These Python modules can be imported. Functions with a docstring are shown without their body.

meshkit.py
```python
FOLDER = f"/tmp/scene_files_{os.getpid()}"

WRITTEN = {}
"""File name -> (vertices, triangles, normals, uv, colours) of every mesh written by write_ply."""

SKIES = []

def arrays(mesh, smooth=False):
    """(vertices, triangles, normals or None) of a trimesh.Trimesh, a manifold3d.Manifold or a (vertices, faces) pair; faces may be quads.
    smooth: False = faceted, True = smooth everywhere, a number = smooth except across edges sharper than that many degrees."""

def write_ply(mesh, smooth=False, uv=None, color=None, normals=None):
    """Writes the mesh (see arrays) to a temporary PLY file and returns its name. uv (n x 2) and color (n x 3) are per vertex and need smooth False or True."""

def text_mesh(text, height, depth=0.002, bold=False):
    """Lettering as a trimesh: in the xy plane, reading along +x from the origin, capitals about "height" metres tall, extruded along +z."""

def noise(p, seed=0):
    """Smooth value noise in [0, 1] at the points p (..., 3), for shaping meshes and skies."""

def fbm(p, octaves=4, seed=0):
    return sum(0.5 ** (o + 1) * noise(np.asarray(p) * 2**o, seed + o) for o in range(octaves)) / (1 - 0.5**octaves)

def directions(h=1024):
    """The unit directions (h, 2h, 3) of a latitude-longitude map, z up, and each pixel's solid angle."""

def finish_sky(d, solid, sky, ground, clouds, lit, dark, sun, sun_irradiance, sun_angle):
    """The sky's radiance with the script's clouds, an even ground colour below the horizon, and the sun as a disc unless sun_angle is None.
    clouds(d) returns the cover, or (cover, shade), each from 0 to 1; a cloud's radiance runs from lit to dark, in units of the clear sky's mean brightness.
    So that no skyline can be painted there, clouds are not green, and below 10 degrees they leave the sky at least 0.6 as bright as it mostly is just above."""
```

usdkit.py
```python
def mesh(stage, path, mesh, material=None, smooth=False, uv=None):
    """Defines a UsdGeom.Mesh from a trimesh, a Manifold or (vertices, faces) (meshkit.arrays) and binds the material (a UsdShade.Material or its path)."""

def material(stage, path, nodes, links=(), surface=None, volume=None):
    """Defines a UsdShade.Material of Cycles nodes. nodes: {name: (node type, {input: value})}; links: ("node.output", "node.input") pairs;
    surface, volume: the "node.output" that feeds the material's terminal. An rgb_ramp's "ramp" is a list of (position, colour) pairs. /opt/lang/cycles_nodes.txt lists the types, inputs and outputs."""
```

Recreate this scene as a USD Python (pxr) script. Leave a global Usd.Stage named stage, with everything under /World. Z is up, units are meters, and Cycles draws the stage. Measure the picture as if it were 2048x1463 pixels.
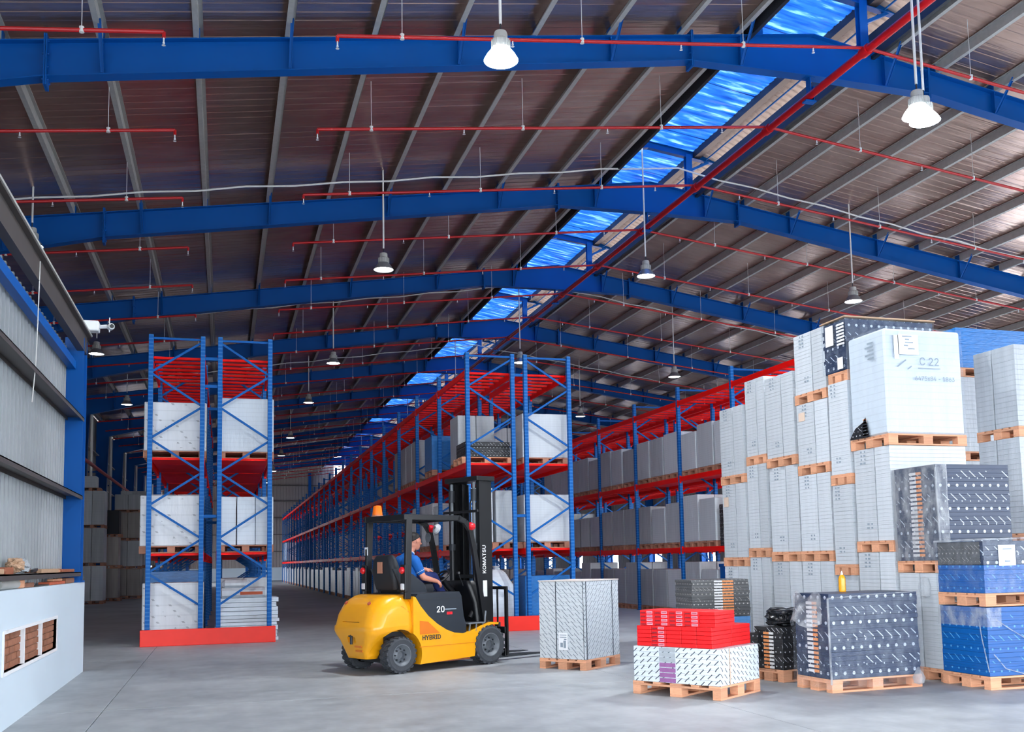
import math, random
import numpy as np
import trimesh
import manifold3d as m3
from shapely.geometry import Polygon
import usdkit, meshkit
from pxr import Usd, UsdGeom, UsdLux, UsdShade, Gf, Sdf, Vt

random.seed(7)
rng = np.random.default_rng(7)
PI = math.pi
stage = Usd.Stage.CreateInMemory()
UsdGeom.SetStageUpAxis(stage, UsdGeom.Tokens.z)
UsdGeom.SetStageMetersPerUnit(stage, 1.0)
UsdGeom.Xform.Define(stage, '/World')
UsdGeom.Scope.Define(stage, '/World/Looks')

# ---------------------------------------------------------------- camera, sky, lights, exposure
YAW, PITCH, ROLL = .2883, .0892, -.0184
FPX, PPY = 1944.89, 947.52          # focal length and principal point of the 2048 x 1463 frame
fw = np.array([math.sin(YAW) * math.cos(PITCH), math.cos(YAW) * math.cos(PITCH), math.sin(PITCH)])
rt = np.array([math.cos(YAW), -math.sin(YAW), 0])
up = np.cross(rt, fw)
r2 = rt * math.cos(ROLL) + up * math.sin(ROLL)
u2 = -rt * math.sin(ROLL) + up * math.cos(ROLL)
cam = UsdGeom.Camera.Define(stage, '/World/camera')
M = np.eye(4)
M[0, :3], M[1, :3], M[2, :3], M[3, :3] = r2, u2, -fw, (0, 0, 1.5)
cam.AddTransformOp().Set(Gf.Matrix4d(M.tolist()))
cam.CreateHorizontalApertureAttr(36.0)
cam.CreateVerticalApertureAttr(36.0 * 1463 / 2048)
cam.CreateFocalLengthAttr(FPX / 2048 * 36.0)
cam.CreateVerticalApertureOffsetAttr((PPY - 731.5) / 2048 * 36.0)
cam.CreateClippingRangeAttr(Gf.Vec2f(.05, 1000))
cam.CreateExposureAttr(1.6)

sky = UsdLux.DomeLight.Define(stage, '/World/sky')     # bright overcast sky
sky.CreateColorAttr(Gf.Vec3f(.9, .96, 1.03))
sky.CreateIntensityAttr(1.0)
LAMP_LIT, LAMP_DIM = 260.0, 7.0

# ---------------------------------------------------------------- material helpers
LOOKS = {}


class G:
    """A small node graph; a value may be the output of another node ('name.output')."""

    def __init__(self):
        self.nodes, self.links, self.k = {}, [], 0

    def n(self, kind, **inp):
        self.k += 1
        name, given = f'n{self.k}', {}
        for key, v in inp.items():
            if isinstance(v, R):
                self.links.append((v.s, f'{name}.{key}'))
            else:
                given[key] = v
        self.nodes[name] = (kind, given)
        return name

    def o(self, kind, out, **inp):
        return R(self.n(kind, **inp) + '.' + out, self)

    def m(self, op, a, b=0.0, c=0.0, clamp=False):
        return self.o('math', 'value', math_type=op, value1=a, value2=b, value3=c, use_clamp=clamp)

    def mixc(self, fac, a, b):
        return self.o('mix_color', 'result', blend_type='mix', fac=fac, a=a, b=b)

    def noise(self, vec, scale, detail=3., rough=.5):
        return self.o('noise_texture', 'fac', vector=vec, scale=scale, detail=detail, roughness=rough)

    def obj(self):
        return self.o('texture_coordinate', 'object')

    def pos(self):
        return self.o('geometry', 'position')

    def xyz(self, v):
        s = self.n('separate_xyz', vector=v)
        return R(s + '.x', self), R(s + '.y', self), R(s + '.z', self)

    def scale(self, v, s):
        return self.o('mapping', 'vector', mapping_type='point', vector=v, scale=s)

    def bump(self, h, strength, dist=.02):
        return self.o('bump', 'normal', height=h, strength=strength, distance=dist)

    def done(self, name, out):
        mt = usdkit.material(stage, '/World/Looks/' + name, self.nodes, self.links, surface=out.s)
        LOOKS[name] = mt
        return mt


class R:
    def __init__(self, s, g):
        self.s, self.g = s, g

    def __add__(self, b): return self.g.m('add', self, b)
    def __sub__(self, b): return self.g.m('subtract', self, b)
    def __mul__(self, b): return self.g.m('multiply', self, b)
    def lt(self, b): return self.g.m('less_than', self, b)
    def gt(self, b): return self.g.m('greater_than', self, b)
    def fract(self): return self.g.m('fraction', self)
    def abs(self): return self.g.m('absolute', self)


def plain(name, col, rough=.5, metal=0., var=.0, vscale=6., bump=0., bscale=40., spec=.5, coat=0., stretch=None, rand=0.):
    """Principled material whose colour varies a little with noise (var) and from object to object (rand)."""
    g = G()
    kw = dict(roughness=rough, metallic=metal, specular_ior_level=spec, coat_weight=coat)
    c = tuple(col)
    v = g.obj()
    if stretch:
        v = g.scale(v, stretch)
    if var:
        f = g.noise(v, vscale, 4.)
        c = g.mixc(f, tuple(x * (1 - var) for x in col), tuple(min(1, x * (1 + var)) for x in col))
    if rand:
        rr = g.o('object_info', 'random')
        c = g.o('hsv', 'color', hue=.5, saturation=1., value=rr * (2 * rand) + (1 - rand), fac=1., color=c)
    if bump:
        kw['normal'] = g.bump(g.noise(v, bscale, 3.), bump, .01)
    return g.done(name, g.o('principled_bsdf', 'BSDF', base_color=c, **kw))


def lin(r, g, b):
    return tuple(((x / 255 + .055) / 1.055) ** 2.4 if x > 10 else x / 255 / 12.92 for x in (r, g, b))


# ---------------------------------------------------------------- materials
plain('steel_blue', lin(0, 82, 160), .45, var=.1, vscale=1.5, spec=.22)
plain('rack_blue', lin(4, 92, 168), .5, var=.08, vscale=3, spec=.2)
plain('red_paint', lin(255, 12, 4), .5, var=.05, vscale=4, spec=.2)
plain('guard_red', lin(245, 38, 20), .45, var=.05)
plain('pipe_red', lin(182, 10, 18), .4)
plain('galvanised', lin(178, 178, 174), .5, .2, var=.18, vscale=9)
plain('galv_dark', lin(84, 79, 77), .5, .4, var=.15, vscale=5)
plain('white_plastic', lin(228, 232, 235), .4)
plain('white_conduit', lin(225, 225, 222), .5)
plain('dark_metal', lin(48, 52, 58), .5, .3)
plain('black_paint', lin(17, 19, 23), .38, var=.1)
plain('charcoal', lin(32, 40, 50), .5, var=.1, bump=.1, bscale=200)
plain('rubber', lin(62, 66, 72), .8, var=.25, vscale=12, bump=.2)
plain('rim_grey', lin(112, 118, 124), .5, .3, var=.2)
plain('yellow', lin(250, 172, 18), .3, var=.04, coat=.3)
plain('yellow_dark', lin(225, 120, 20), .4)
plain('orange_lamp', lin(255, 120, 10), .25)
plain('red_lamp', lin(225, 20, 35), .2, coat=.5)
plain('clear_lamp', lin(225, 228, 232), .15)
plain('chrome', lin(200, 205, 210), .2, .9)
plain('vinyl_black', lin(30, 35, 42), .55, bump=.15, bscale=120)
plain('skin', lin(224, 150, 124), .5)
plain('hair', lin(22, 18, 18), .6)
plain('shirt_blue', lin(6, 96, 180), .8, var=.08, vscale=12)
plain('shirt_trim', lin(190, 205, 220), .8)
plain('trousers', lin(16, 34, 92), .85, var=.12, vscale=12)
plain('shoe', lin(85, 85, 88), .7)
plain('eye_dark', lin(20, 16, 14), .3)
plain('lip', lin(170, 92, 84), .5)
plain('paper_label', lin(240, 243, 246), .6)
plain('ink', lin(70, 80, 92), .7)
plain('ink_light', lin(146, 160, 172), .7)
plain('text_white', lin(240, 244, 248), .5)
plain('brown_label', lin(196, 138, 110), .6)
plain('wood', lin(222, 162, 126), .75, var=.16, vscale=5, stretch=(1, 6, 12), rand=.14, bump=.1)
plain('wood_dark', lin(150, 104, 82), .8, var=.2, vscale=5, rand=.2)
plain('wood_red', lin(188, 92, 62), .8, var=.2, vscale=6)
plain('cardboard', lin(178, 146, 118), .8, var=.1, vscale=8)
plain('rust_pipe', lin(150, 88, 62), .75, var=.25, vscale=14)
plain('brick_brown', lin(142, 92, 68), .85, var=.3, vscale=16, rand=.15, bump=.3)
plain('mortar', lin(140, 104, 84), .9)
plain('wood_shelf', lin(178, 128, 104), .8, var=.18, vscale=5, stretch=(1, 6, 12), rand=.14)
plain('wall_paint', lin(196, 211, 222), .6, var=.04, vscale=1.2, bump=.05, bscale=8)
plain('back_cladding', lin(156, 146, 144), .6, var=.1, vscale=.6)
plain('outer_cladding', lin(150, 150, 152), .6, var=.08, vscale=.6)
plain('louvre', lin(40, 44, 52), .6)
plain('black_wrap_solid', lin(30, 32, 36), .3, var=.2, bump=.4, bscale=14)
plain('red_carton', lin(238, 18, 24), .4, var=.05, vscale=9)
plain('red_spine', lin(232, 150, 165), .5)
plain('red_spine_dark', lin(150, 20, 36), .5)
plain('blue_pack', lin(96, 156, 216), .5, var=.15, vscale=20)
plain('blue_film_load', lin(40, 116, 186), .3, var=.35, vscale=9, stretch=(1, 1, 3), bump=.5, bscale=12)
plain('strap_dark', lin(60, 70, 82), .5)
plain('strap_tan', lin(205, 180, 160), .5)
plain('cap_board', lin(205, 196, 190), .7)
plain('spine_orange', lin(232, 150, 92), .6)
plain('spine_white', lin(226, 226, 226), .6)
plain('purple_strip', lin(150, 96, 150), .6, var=.2, vscale=20)
plain('grey_strip', lin(165, 172, 178), .6, var=.2, vscale=20)
plain('stain_tan', lin(228, 204, 184), .6, var=.1, vscale=12)


def emis(name, col, s):
    g = G()
    return g.done(name, g.o('emission', 'emission', color=tuple(col), strength=s))


emis('lamp_lit', (.93, .97, 1), LAMP_LIT)
emis('lamp_dim', (.95, .98, 1), LAMP_DIM)


def shade_material():
    g = G()
    a = g.o('principled_bsdf', 'BSDF', base_color=(.86, .89, .92), roughness=.3, specular_ior_level=.6)
    t = g.o('translucent_bsdf', 'BSDF', color=(.9, .94, .97))
    g.done('lamp_shade', g.o('mix_closure', 'closure', fac=.55, closure1=a, closure2=t))


shade_material()
plain('lamp_reflector', lin(150, 156, 162), .35, .6)


def floor_material():
    g = G()
    p = g.pos()
    n1 = g.noise(p, .35, 5., .6)
    n2 = g.noise(p, 3., 5., .65)
    n3 = g.noise(g.scale(p, (1, .25, 1)), 9., 4.)
    base = g.o('rgb_ramp', 'color', fac=n1 * .6 + n2 * .4, ramp=[(.3, lin(132, 138, 142)), (.48, lin(164, 170, 174)), (.6, lin(182, 188, 191)), (.75, lin(196, 201, 203))])
    c = g.mixc(n3 * .22, base, lin(104, 104, 108))
    r = g.m('add', n2 * .25, .38)
    g.done('concrete', g.o('principled_bsdf', 'BSDF', base_color=c, roughness=r, specular_ior_level=.45, normal=g.bump(n2, .08, .01)))


floor_material()


def roof_material():
    g = G()
    p = g.pos()
    big = g.noise(g.scale(p, (.5, 1.2, 1)), .8, 3.)
    fine = g.noise(g.scale(p, (.35, 7, .35)), 2.2, 4.)
    c = g.mixc(big, lin(190, 154, 140), lin(218, 190, 176))
    g.done('roof_foil', g.o('principled_bsdf', 'BSDF', base_color=c, metallic=.85, roughness=g.m('add', big * .14, .15), normal=g.bump(fine + big * 3., .22, .03)))


roof_material()


def cladding_material():
    """Grey corrugated translucent sheeting, a little light coming through."""
    g = G()
    p = g.pos()
    n = g.noise(g.scale(p, (1, 1, .12)), .7, 1.)
    c = g.mixc(n, lin(138, 144, 148), lin(176, 182, 186))
    a = g.o('principled_bsdf', 'BSDF', base_color=c, roughness=.4)
    t = g.o('translucent_bsdf', 'BSDF', color=(.72, .76, .78))
    g.done('translucent_sheet', g.o('mix_closure', 'closure', fac=.2, closure1=a, closure2=t))
    g = G()
    p = g.pos()
    n = g.noise(g.scale(p, (.8, 4, 1)), 1.3, 4.)
    c = g.o('rgb_ramp', 'color', fac=n, ramp=[(.3, lin(2, 36, 96)), (.55, lin(22, 66, 128)), (.68, lin(84, 124, 172)), (.85, lin(140, 168, 196))])
    t = g.o('translucent_bsdf', 'BSDF', color=c)
    a = g.o('principled_bsdf', 'BSDF', base_color=lin(40, 110, 190), roughness=.3)
    g.done('blue_skylight', g.o('mix_closure', 'closure', fac=.75, closure1=a, closure2=t))
    g = G()
    g.done('window_pane', g.o('translucent_bsdf', 'BSDF', color=(.95, .95, .92)))


cladding_material()


def upright_material():
    """Blue rack paint with two rows of punched slots down each face, flat dark print of holes about 12 mm wide."""
    g = G()
    x, y, z = g.xyz(g.pos())
    row = (z * 13.33).fract()
    cut = ((row - .5).abs()).lt(.17)
    n = g.noise(g.pos(), 60., 1.)
    c = g.mixc(cut * .22, lin(4, 94, 172), lin(110, 170, 220))
    g.done('upright_blue', g.o('principled_bsdf', 'BSDF', base_color=c, roughness=.5, specular_ior_level=.2))


upright_material()


def film_material(name, tint, alpha, rough=.18, bscale=9., coat=0.):
    """Stretch film: mostly clear, creased, with a soft sheen."""
    g = G()
    v = g.obj()
    w = g.noise(g.scale(v, (1, 1, .55)), bscale, 5., .6)
    f = g.o('map_range', 'result', value=w, from_min=.42, from_max=.75, to_min=alpha * .5, to_max=min(1, alpha * 2.2), clamp=True)
    gl = g.o('principled_bsdf', 'BSDF', base_color=tint, roughness=rough, specular_ior_level=.8, normal=g.bump(w, .9, .03))
    tr = g.o('transparent_bsdf', 'BSDF', color=(.97, .98, .99))
    g.done(name, g.o('mix_closure', 'closure', fac=f, closure1=tr, closure2=gl))


film_material('film_clear', lin(205, 214, 222), .07)
film_material('film_milky', lin(196, 200, 204), .3, .3)


def load_material(name, c1, c2, layer=.055, rough=.45, marks=0., mark_col=(90, 96, 104), streak=.25):
    """Wrapped stacks of sheets: fine layer lines, vertical film streaks, scattered print marks."""
    g = G()
    v = g.obj()
    x, y, z = g.xyz(v)
    u = x - y
    vert = g.noise(g.scale(v, (9, 9, .5)), 1.3, 3.)
    c = g.mixc(vert, lin(*c1), lin(*c2))
    line = ((z * (1 / layer)).fract()).lt(.14)
    c = g.mixc(line * .12, c, lin(110, 118, 126))
    if marks:
        d = ((u * 4.2 + (z * 3.1)).fract() - .5).abs().lt(.1) * ((z * 9.).fract() - .5).abs().lt(.16)
        msk = g.noise(v, 3.5, 1.).gt(.52)
        c = g.mixc(d * msk * marks, c, lin(*mark_col))
    c = g.o('hsv', 'color', hue=.5, saturation=1., value=g.o('object_info', 'random') * .22 + .86, fac=1., color=c)
    g.done(name, g.o('principled_bsdf', 'BSDF', base_color=c, roughness=rough, specular_ior_level=.5, normal=g.bump(g.noise(g.scale(v, (5, 5, 1)), 2.4, 4.), streak, .02)))


load_material('load_white', (196, 203, 209), (216, 223, 229))
load_material('load_pale', (206, 218, 228), (222, 232, 240), .09)
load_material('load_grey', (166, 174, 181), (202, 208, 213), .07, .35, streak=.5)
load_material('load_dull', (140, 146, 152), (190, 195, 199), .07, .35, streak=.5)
load_material('load_marked', (205, 210, 214), (224, 228, 232), .2, .5, .55, (110, 114, 120))
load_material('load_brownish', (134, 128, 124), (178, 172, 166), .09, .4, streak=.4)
load_material('load_blue', (10, 84, 170), (16, 100, 192), .06, .4)


def herring_material(name, base, dash, pitch=.05, duty=.26, run=.16, fill=.62, along=1.0):
    """White printed board with slanting dashes that mirror at the corner of the stack (local x = 0, y = 0)."""
    g = G()
    v = g.obj()
    x, y, z = g.xyz(v)
    w = x + y
    a = (w - z * along) * (1 / pitch)
    row = g.m('floor', a)
    stripe = a.fract().lt(duty)
    b = ((w + z * (1 if along > 0 else -1)) * (1 / run) + row * .37).fract().lt(fill)
    lay = ((z * 22.).fract()).lt(.1)
    c = g.mixc(stripe * b, lin(*base), lin(*dash))
    c = g.mixc(lay * .2, c, lin(130, 136, 142))
    g.done(name, g.o('principled_bsdf', 'BSDF', base_color=c, roughness=.5, normal=g.bump(g.noise(v, 6., 3.), .15, .02)))


herring_material('dash_white', (206, 213, 218), (112, 124, 136), .06, .2, .3, .66)
herring_material('dash_bold', (216, 224, 230), (66, 78, 92), .075, .2, .17, .6, -1.1)


def dark_print(name, base, mark, cell=.115, big=1., fine=1.):
    """Dark printed board with rows of pale dots and slanting dashes."""
    g = G()
    v = g.obj()
    x, y, z = g.xyz(v)
    u = x - y
    fu = (u * (1 / cell)).fract()
    zz = z * (1 / (cell * 2.3))
    fz = zz.fract()
    du = (fu - .5) * cell
    dz = (fz - .22) * (cell * 2.3)
    dot = g.m('sqrt', du * du + dz * dz).lt(.017 * big)
    s = ((u + z * 1.15) * (1 / cell) + .25).fract()
    dash = (s - .5).abs().lt(.075) * ((fz - .72).abs().lt(.14)) * g.noise(g.scale(v, (1, 1, 1)), 7., 0.).gt(.46)
    d2 = ((u * (1 / cell) + .5).fract() - .5).abs().lt(.06) * ((zz + .5).fract() - .02).abs().lt(.05) * fine
    mk = g.m('maximum', g.m('maximum', dot, dash), d2)
    lay = ((z * 16.).fract()).lt(.12)
    c = g.mixc(mk, lin(*base), lin(*mark))
    c = g.mixc(lay * .45, c, tuple(q * .35 for q in lin(*base)))
    g.done(name, g.o('principled_bsdf', 'BSDF', base_color=c, roughness=.4, normal=g.bump(g.noise(v, 5., 3.), .15, .02)))


dark_print('print_navy', (36, 54, 84), (196, 206, 216), .12, 1.15)
dark_print('print_black', (36, 38, 42), (190, 194, 198), .075, .6)
dark_print('print_blue', (0, 86, 160), (84, 152, 205), .105, .75, 0.)
dark_print('print_grey', (84, 86, 88), (176, 174, 170), .06, .6)
# ---------------------------------------------------------------- mesh helpers
_s = np.array([(sx, sy, sz) for sx in (-1, 1) for sy in (-1, 1) for sz in (-1, 1)], float)


def _chamfer_topology():
    b = .2
    p = np.array([[c[k] * (1 if k == a else 1 - b) for k in range(3)] for c in _s for a in range(3)])
    h = trimesh.convex.convex_hull(p)
    from scipy.spatial import cKDTree
    idx = cKDTree(p).query(h.vertices)[1]
    return idx[h.faces]


CH_F = _chamfer_topology()
BOX_F = np.array([[0, 1, 3], [0, 3, 2], [4, 6, 7], [4, 7, 5], [0, 4, 5], [0, 5, 1], [2, 3, 7], [2, 7, 6], [0, 2, 6], [0, 6, 4], [1, 5, 7], [1, 7, 3]])


def unit(v):
    v = np.asarray(v, float)
    return v / np.linalg.norm(v)


def side_frame(d, hint=(0, 0, 1)):
    d = unit(d)
    h = np.asarray(hint, float)
    if abs(d @ unit(h)) > .98:
        h = np.array([1., 0, 0]) if abs(d[0]) < .9 else np.array([0, 1., 0])
    a = unit(np.cross(h, d))
    return a, np.cross(d, a)


class MB:
    """Collects shapes that become ONE mesh."""

    def __init__(self):
        self.v, self.f, self.n = [], [], 0

    def add(self, v, f):
        v = np.asarray(v, float)
        self.v.append(v); self.f.append(np.asarray(f, int) + self.n); self.n += len(v)
        return self

    def mesh(self, m):
        if hasattr(m, 'to_mesh'):
            q = m.to_mesh()
            return self.add(q.vert_properties[:, :3], q.tri_verts)
        return self.add(m.vertices, m.faces)

    def box(self, x0, x1, y0, y1, z0, z1, b=0.):
        c, h = np.array([(x0 + x1) / 2, (y0 + y1) / 2, (z0 + z1) / 2]), np.array([(x1 - x0) / 2, (y1 - y0) / 2, (z1 - z0) / 2])
        if b:
            p = np.array([[k[i] * (h[i] - (0 if i == a else b)) for i in range(3)] for k in _s for a in range(3)]) + c
            return self.add(p, CH_F)
        return self.add(_s * h + c, BOX_F)

    def beam(self, p0, p1, w, h, hint=(0, 0, 1), b=0.):
        """A box from p0 to p1, w wide sideways and h tall along the hint."""
        p0, p1 = np.asarray(p0, float), np.asarray(p1, float)
        d = p1 - p0; L = np.linalg.norm(d)
        a, u = side_frame(d, hint)
        t = MB().box(-L / 2, L / 2, -w / 2, w / 2, -h / 2, h / 2, b)
        v = t.v[0]
        return self.add((p0 + p1) / 2 + v[:, :1] * unit(d) + v[:, 1:2] * a + v[:, 2:3] * u, t.f[0])

    def tube(self, pts, r, n=8, caps=True):
        pts = np.asarray(pts, float); k = len(pts)
        rs = np.broadcast_to(r, (k,))
        d = np.gradient(pts, axis=0) if k > 2 else np.repeat([pts[1] - pts[0]], k, 0)
        a, b = side_frame(d[0])
        V = []
        ang = np.arange(n) / n * 2 * PI
        for i in range(k):
            di = unit(d[i]); a = unit(a - di * (a @ di)); b = np.cross(di, a)
            V.append(pts[i] + rs[i] * (np.cos(ang)[:, None] * a + np.sin(ang)[:, None] * b))
        F = []
        for i in range(k - 1):
            for j in range(n):
                q = (j + 1) % n
                F += [[i * n + j, i * n + q, (i + 1) * n + q], [i * n + j, (i + 1) * n + q, (i + 1) * n + j]]
        V = np.vstack(V)
        if caps:
            V = np.vstack([V, pts[0], pts[-1]])
            for j in range(n):
                q = (j + 1) % n
                F += [[k * n, q, j], [k * n + 1, (k - 1) * n + j, (k - 1) * n + q]]
        return self.add(V, F)

    def lathe(self, prof, n=20, o=(0, 0, 0), axis=(0, 0, 1)):
        """prof: (radius, height) pairs along the axis."""
        prof = np.asarray(prof, float); k = len(prof)
        d = unit(axis); a, b = side_frame(d)
        ang = np.arange(n) / n * 2 * PI
        ring = np.cos(ang)[:, None] * a + np.sin(ang)[:, None] * b
        V = np.vstack([np.asarray(o, float) + d * h + ring * r for r, h in prof])
        F = []
        for i in range(k - 1):
            for j in range(n):
                q = (j + 1) % n
                F += [[i * n + j, i * n + q, (i + 1) * n + q], [i * n + j, (i + 1) * n + q, (i + 1) * n + j]]
        return self.add(V, F)

    def prism(self, poly, depth, o=(0, 0, 0), ux=(1, 0, 0), uy=(0, 1, 0)):
        """A polygon in the plane (ux, uy) pushed out by depth along ux x uy."""
        m = trimesh.creation.extrude_polygon(poly if isinstance(poly, Polygon) else Polygon(poly), depth, engine='earcut')
        ux, uy = np.asarray(ux, float), np.asarray(uy, float)
        uz = np.cross(ux, uy)
        v = m.vertices
        return self.add(np.asarray(o, float) + v[:, :1] * ux + v[:, 1:2] * uy + v[:, 2:3] * uz, m.faces)

    def sheet(self, pts2, p0, pathdir, length, thick=0.):
        """An open profile (n x 3 points) swept straight along pathdir * length."""
        P = np.asarray(pts2, float); k = len(P)
        V = np.vstack([P, P + np.asarray(pathdir, float) * length]) + np.asarray(p0, float)
        F = []
        for i in range(k - 1):
            F += [[i, i + 1, k + i + 1], [i, k + i + 1, k + i]]
        return self.add(V, F)

    def move(self, t=(0, 0, 0), rz=0., o=(0, 0, 0)):
        c, s = math.cos(rz), math.sin(rz)
        Rm = np.array([[c, -s, 0], [s, c, 0], [0, 0, 1]])
        self.v = [(v - o) @ Rm.T + o + np.asarray(t, float) for v in self.v]
        return self

    def put(self, Mx):
        Mx = np.asarray(Mx, float)
        self.v = [v @ Mx[:3, :3].T + Mx[:3, 3] for v in self.v]
        return self

    def join(self, o):
        for v, f in zip(o.v, o.f):
            base = f.min() if len(f) else 0
        q = 0
        for v, f in zip(o.v, o.f):
            self.add(v, f - q); q += len(v)
        return self

    def arr(self):
        return np.vstack(self.v), np.vstack(self.f)


# ---------------------------------------------------------------- prim helpers
USED = {}
NTRI = [0]


def numbered(parent, name):
    k = USED.get((parent, name), 0)
    USED[(parent, name)] = k + 1
    return f'{parent}/{name}' + (f'_{k:03d}' if k else '')


def path_of(p):
    return str(p.GetPath()) if p is not None else '/World'


def tag(o, label=None, cat=None, group=None, kind=None):
    for k, v in (('label', label), ('category', cat), ('group', group), ('kind', kind)):
        if v:
            o.SetCustomDataByKey(k, v)
    return o


def obj(name, mb, mat, parent=None, smooth=False, label=None, cat=None, group=None, kind=None):
    v, f = mb.arr()
    NTRI[0] += len(f)
    m = usdkit.mesh(stage, numbered(path_of(parent), name), (v, f), LOOKS[mat], smooth)
    return tag(m.GetPrim(), label, cat, group, kind)


def empty(name, parent=None, loc=(0, 0, 0), rz=0.):
    x = UsdGeom.Xform.Define(stage, numbered(path_of(parent), name))
    if parent is None:
        x.AddTranslateOp().Set(Gf.Vec3d(*map(float, loc)))
        x.AddRotateZOp().Set(float(math.degrees(rz)))
    return x.GetPrim()


def thing(name, label, cat, loc=(0, 0, 0), rz=0., group=None, kind=None):
    return tag(empty(name, None, loc, rz), label, cat, group, kind)


def dup(src, loc, rz=0., label=None, group=None, name=None):
    was = src.GetCustomData()
    base = src.GetName()
    if len(base) > 4 and base[-4] == '_' and base[-3:].isdigit():
        base = base[:-4]
    r = thing(name or base, label or was['label'], was['category'], loc, rz, group or was.get('group'))
    r.GetReferences().AddInternalReference(src.GetPath())
    r.SetInstanceable(True)
    return r


def zmat(loc, rz):
    c, s = math.cos(rz), math.sin(rz)
    m = np.eye(4); m[:2, :2] = [[c, -s], [s, c]]; m[:3, 3] = loc
    return m


ORD = ['first', 'second', 'third', 'fourth', 'fifth', 'sixth', 'seventh', 'eighth', 'ninth', 'tenth', 'eleventh', 'twelfth', 'thirteenth', 'fourteenth', 'fifteenth', 'sixteenth',
       'seventeenth', 'eighteenth', 'nineteenth', 'twentieth', 'twenty-first', 'twenty-second', 'twenty-third', 'twenty-fourth', 'twenty-fifth', 'twenty-sixth', 'twenty-seventh', 'twenty-eighth']


def text(s, h, depth=.002, bold=False):
    """Lettering standing in the xz plane, reading along +x, facing -y."""
    m = meshkit.text_mesh(s, h, depth, bold)
    v = np.asarray(m.vertices)
    return MB().add(np.c_[v[:, 0], -v[:, 2], v[:, 1]], m.faces)
# ---------------------------------------------------------------- the building
XR, ZR, SL = 11.2, 11.85, .148              # ridge line, top of rafter at the ridge, slope
FY = [16.14 + 7.78 * k for k in range(-1, 12)]
Y_FRONT, Y_BACK = -8.0, FY[-1] + .35
X_LEFT, X_RIGHT = -6.6, 29.0


def raf(x): return ZR - SL * abs(x - XR)


# floor: cast slabs with sawn joints
flo = tag(empty('floor'), kind='structure')
xb = [-7.2, -1.22, 4.9, 11.0, 17.1, 23.2, 29.6]
yb = [-18.7, -12.7, -6.7, -.7, 5.3, 11.3] + [11.3 + 6.0 * k for k in range(1, 16)] + [Y_BACK + 1]
for i in range(len(xb) - 1):
    for j in range(len(yb) - 1):
        obj('slab', MB().box(xb[i] + .004, xb[i + 1] - .004, yb[j] + .003, yb[j + 1] - .003, -.15, 0, .004), 'concrete', flo)
obj('base_course', MB().box(-7.2, 29.6, -18.7, Y_BACK + 1, -.3, -.03), 'dark_metal', flo)
obj('ground', MB().box(-90, 120, -90, 190, -.5, -.16), 'concrete', None, kind='structure')

# ceiling: ribbed foil-backed roof sheets, one strip after another
cei = tag(empty('ceiling'), kind='structure')
PW = 7.78 / 5
prof = []
for k in range(6):
    for dy, dz in ((0, 0), (.19, 0), (.205, .005), (.244, .005)):
        prof.append((k * .259 + dy, dz))
prof.append((PW, 0))
prof = np.array(prof)


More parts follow.
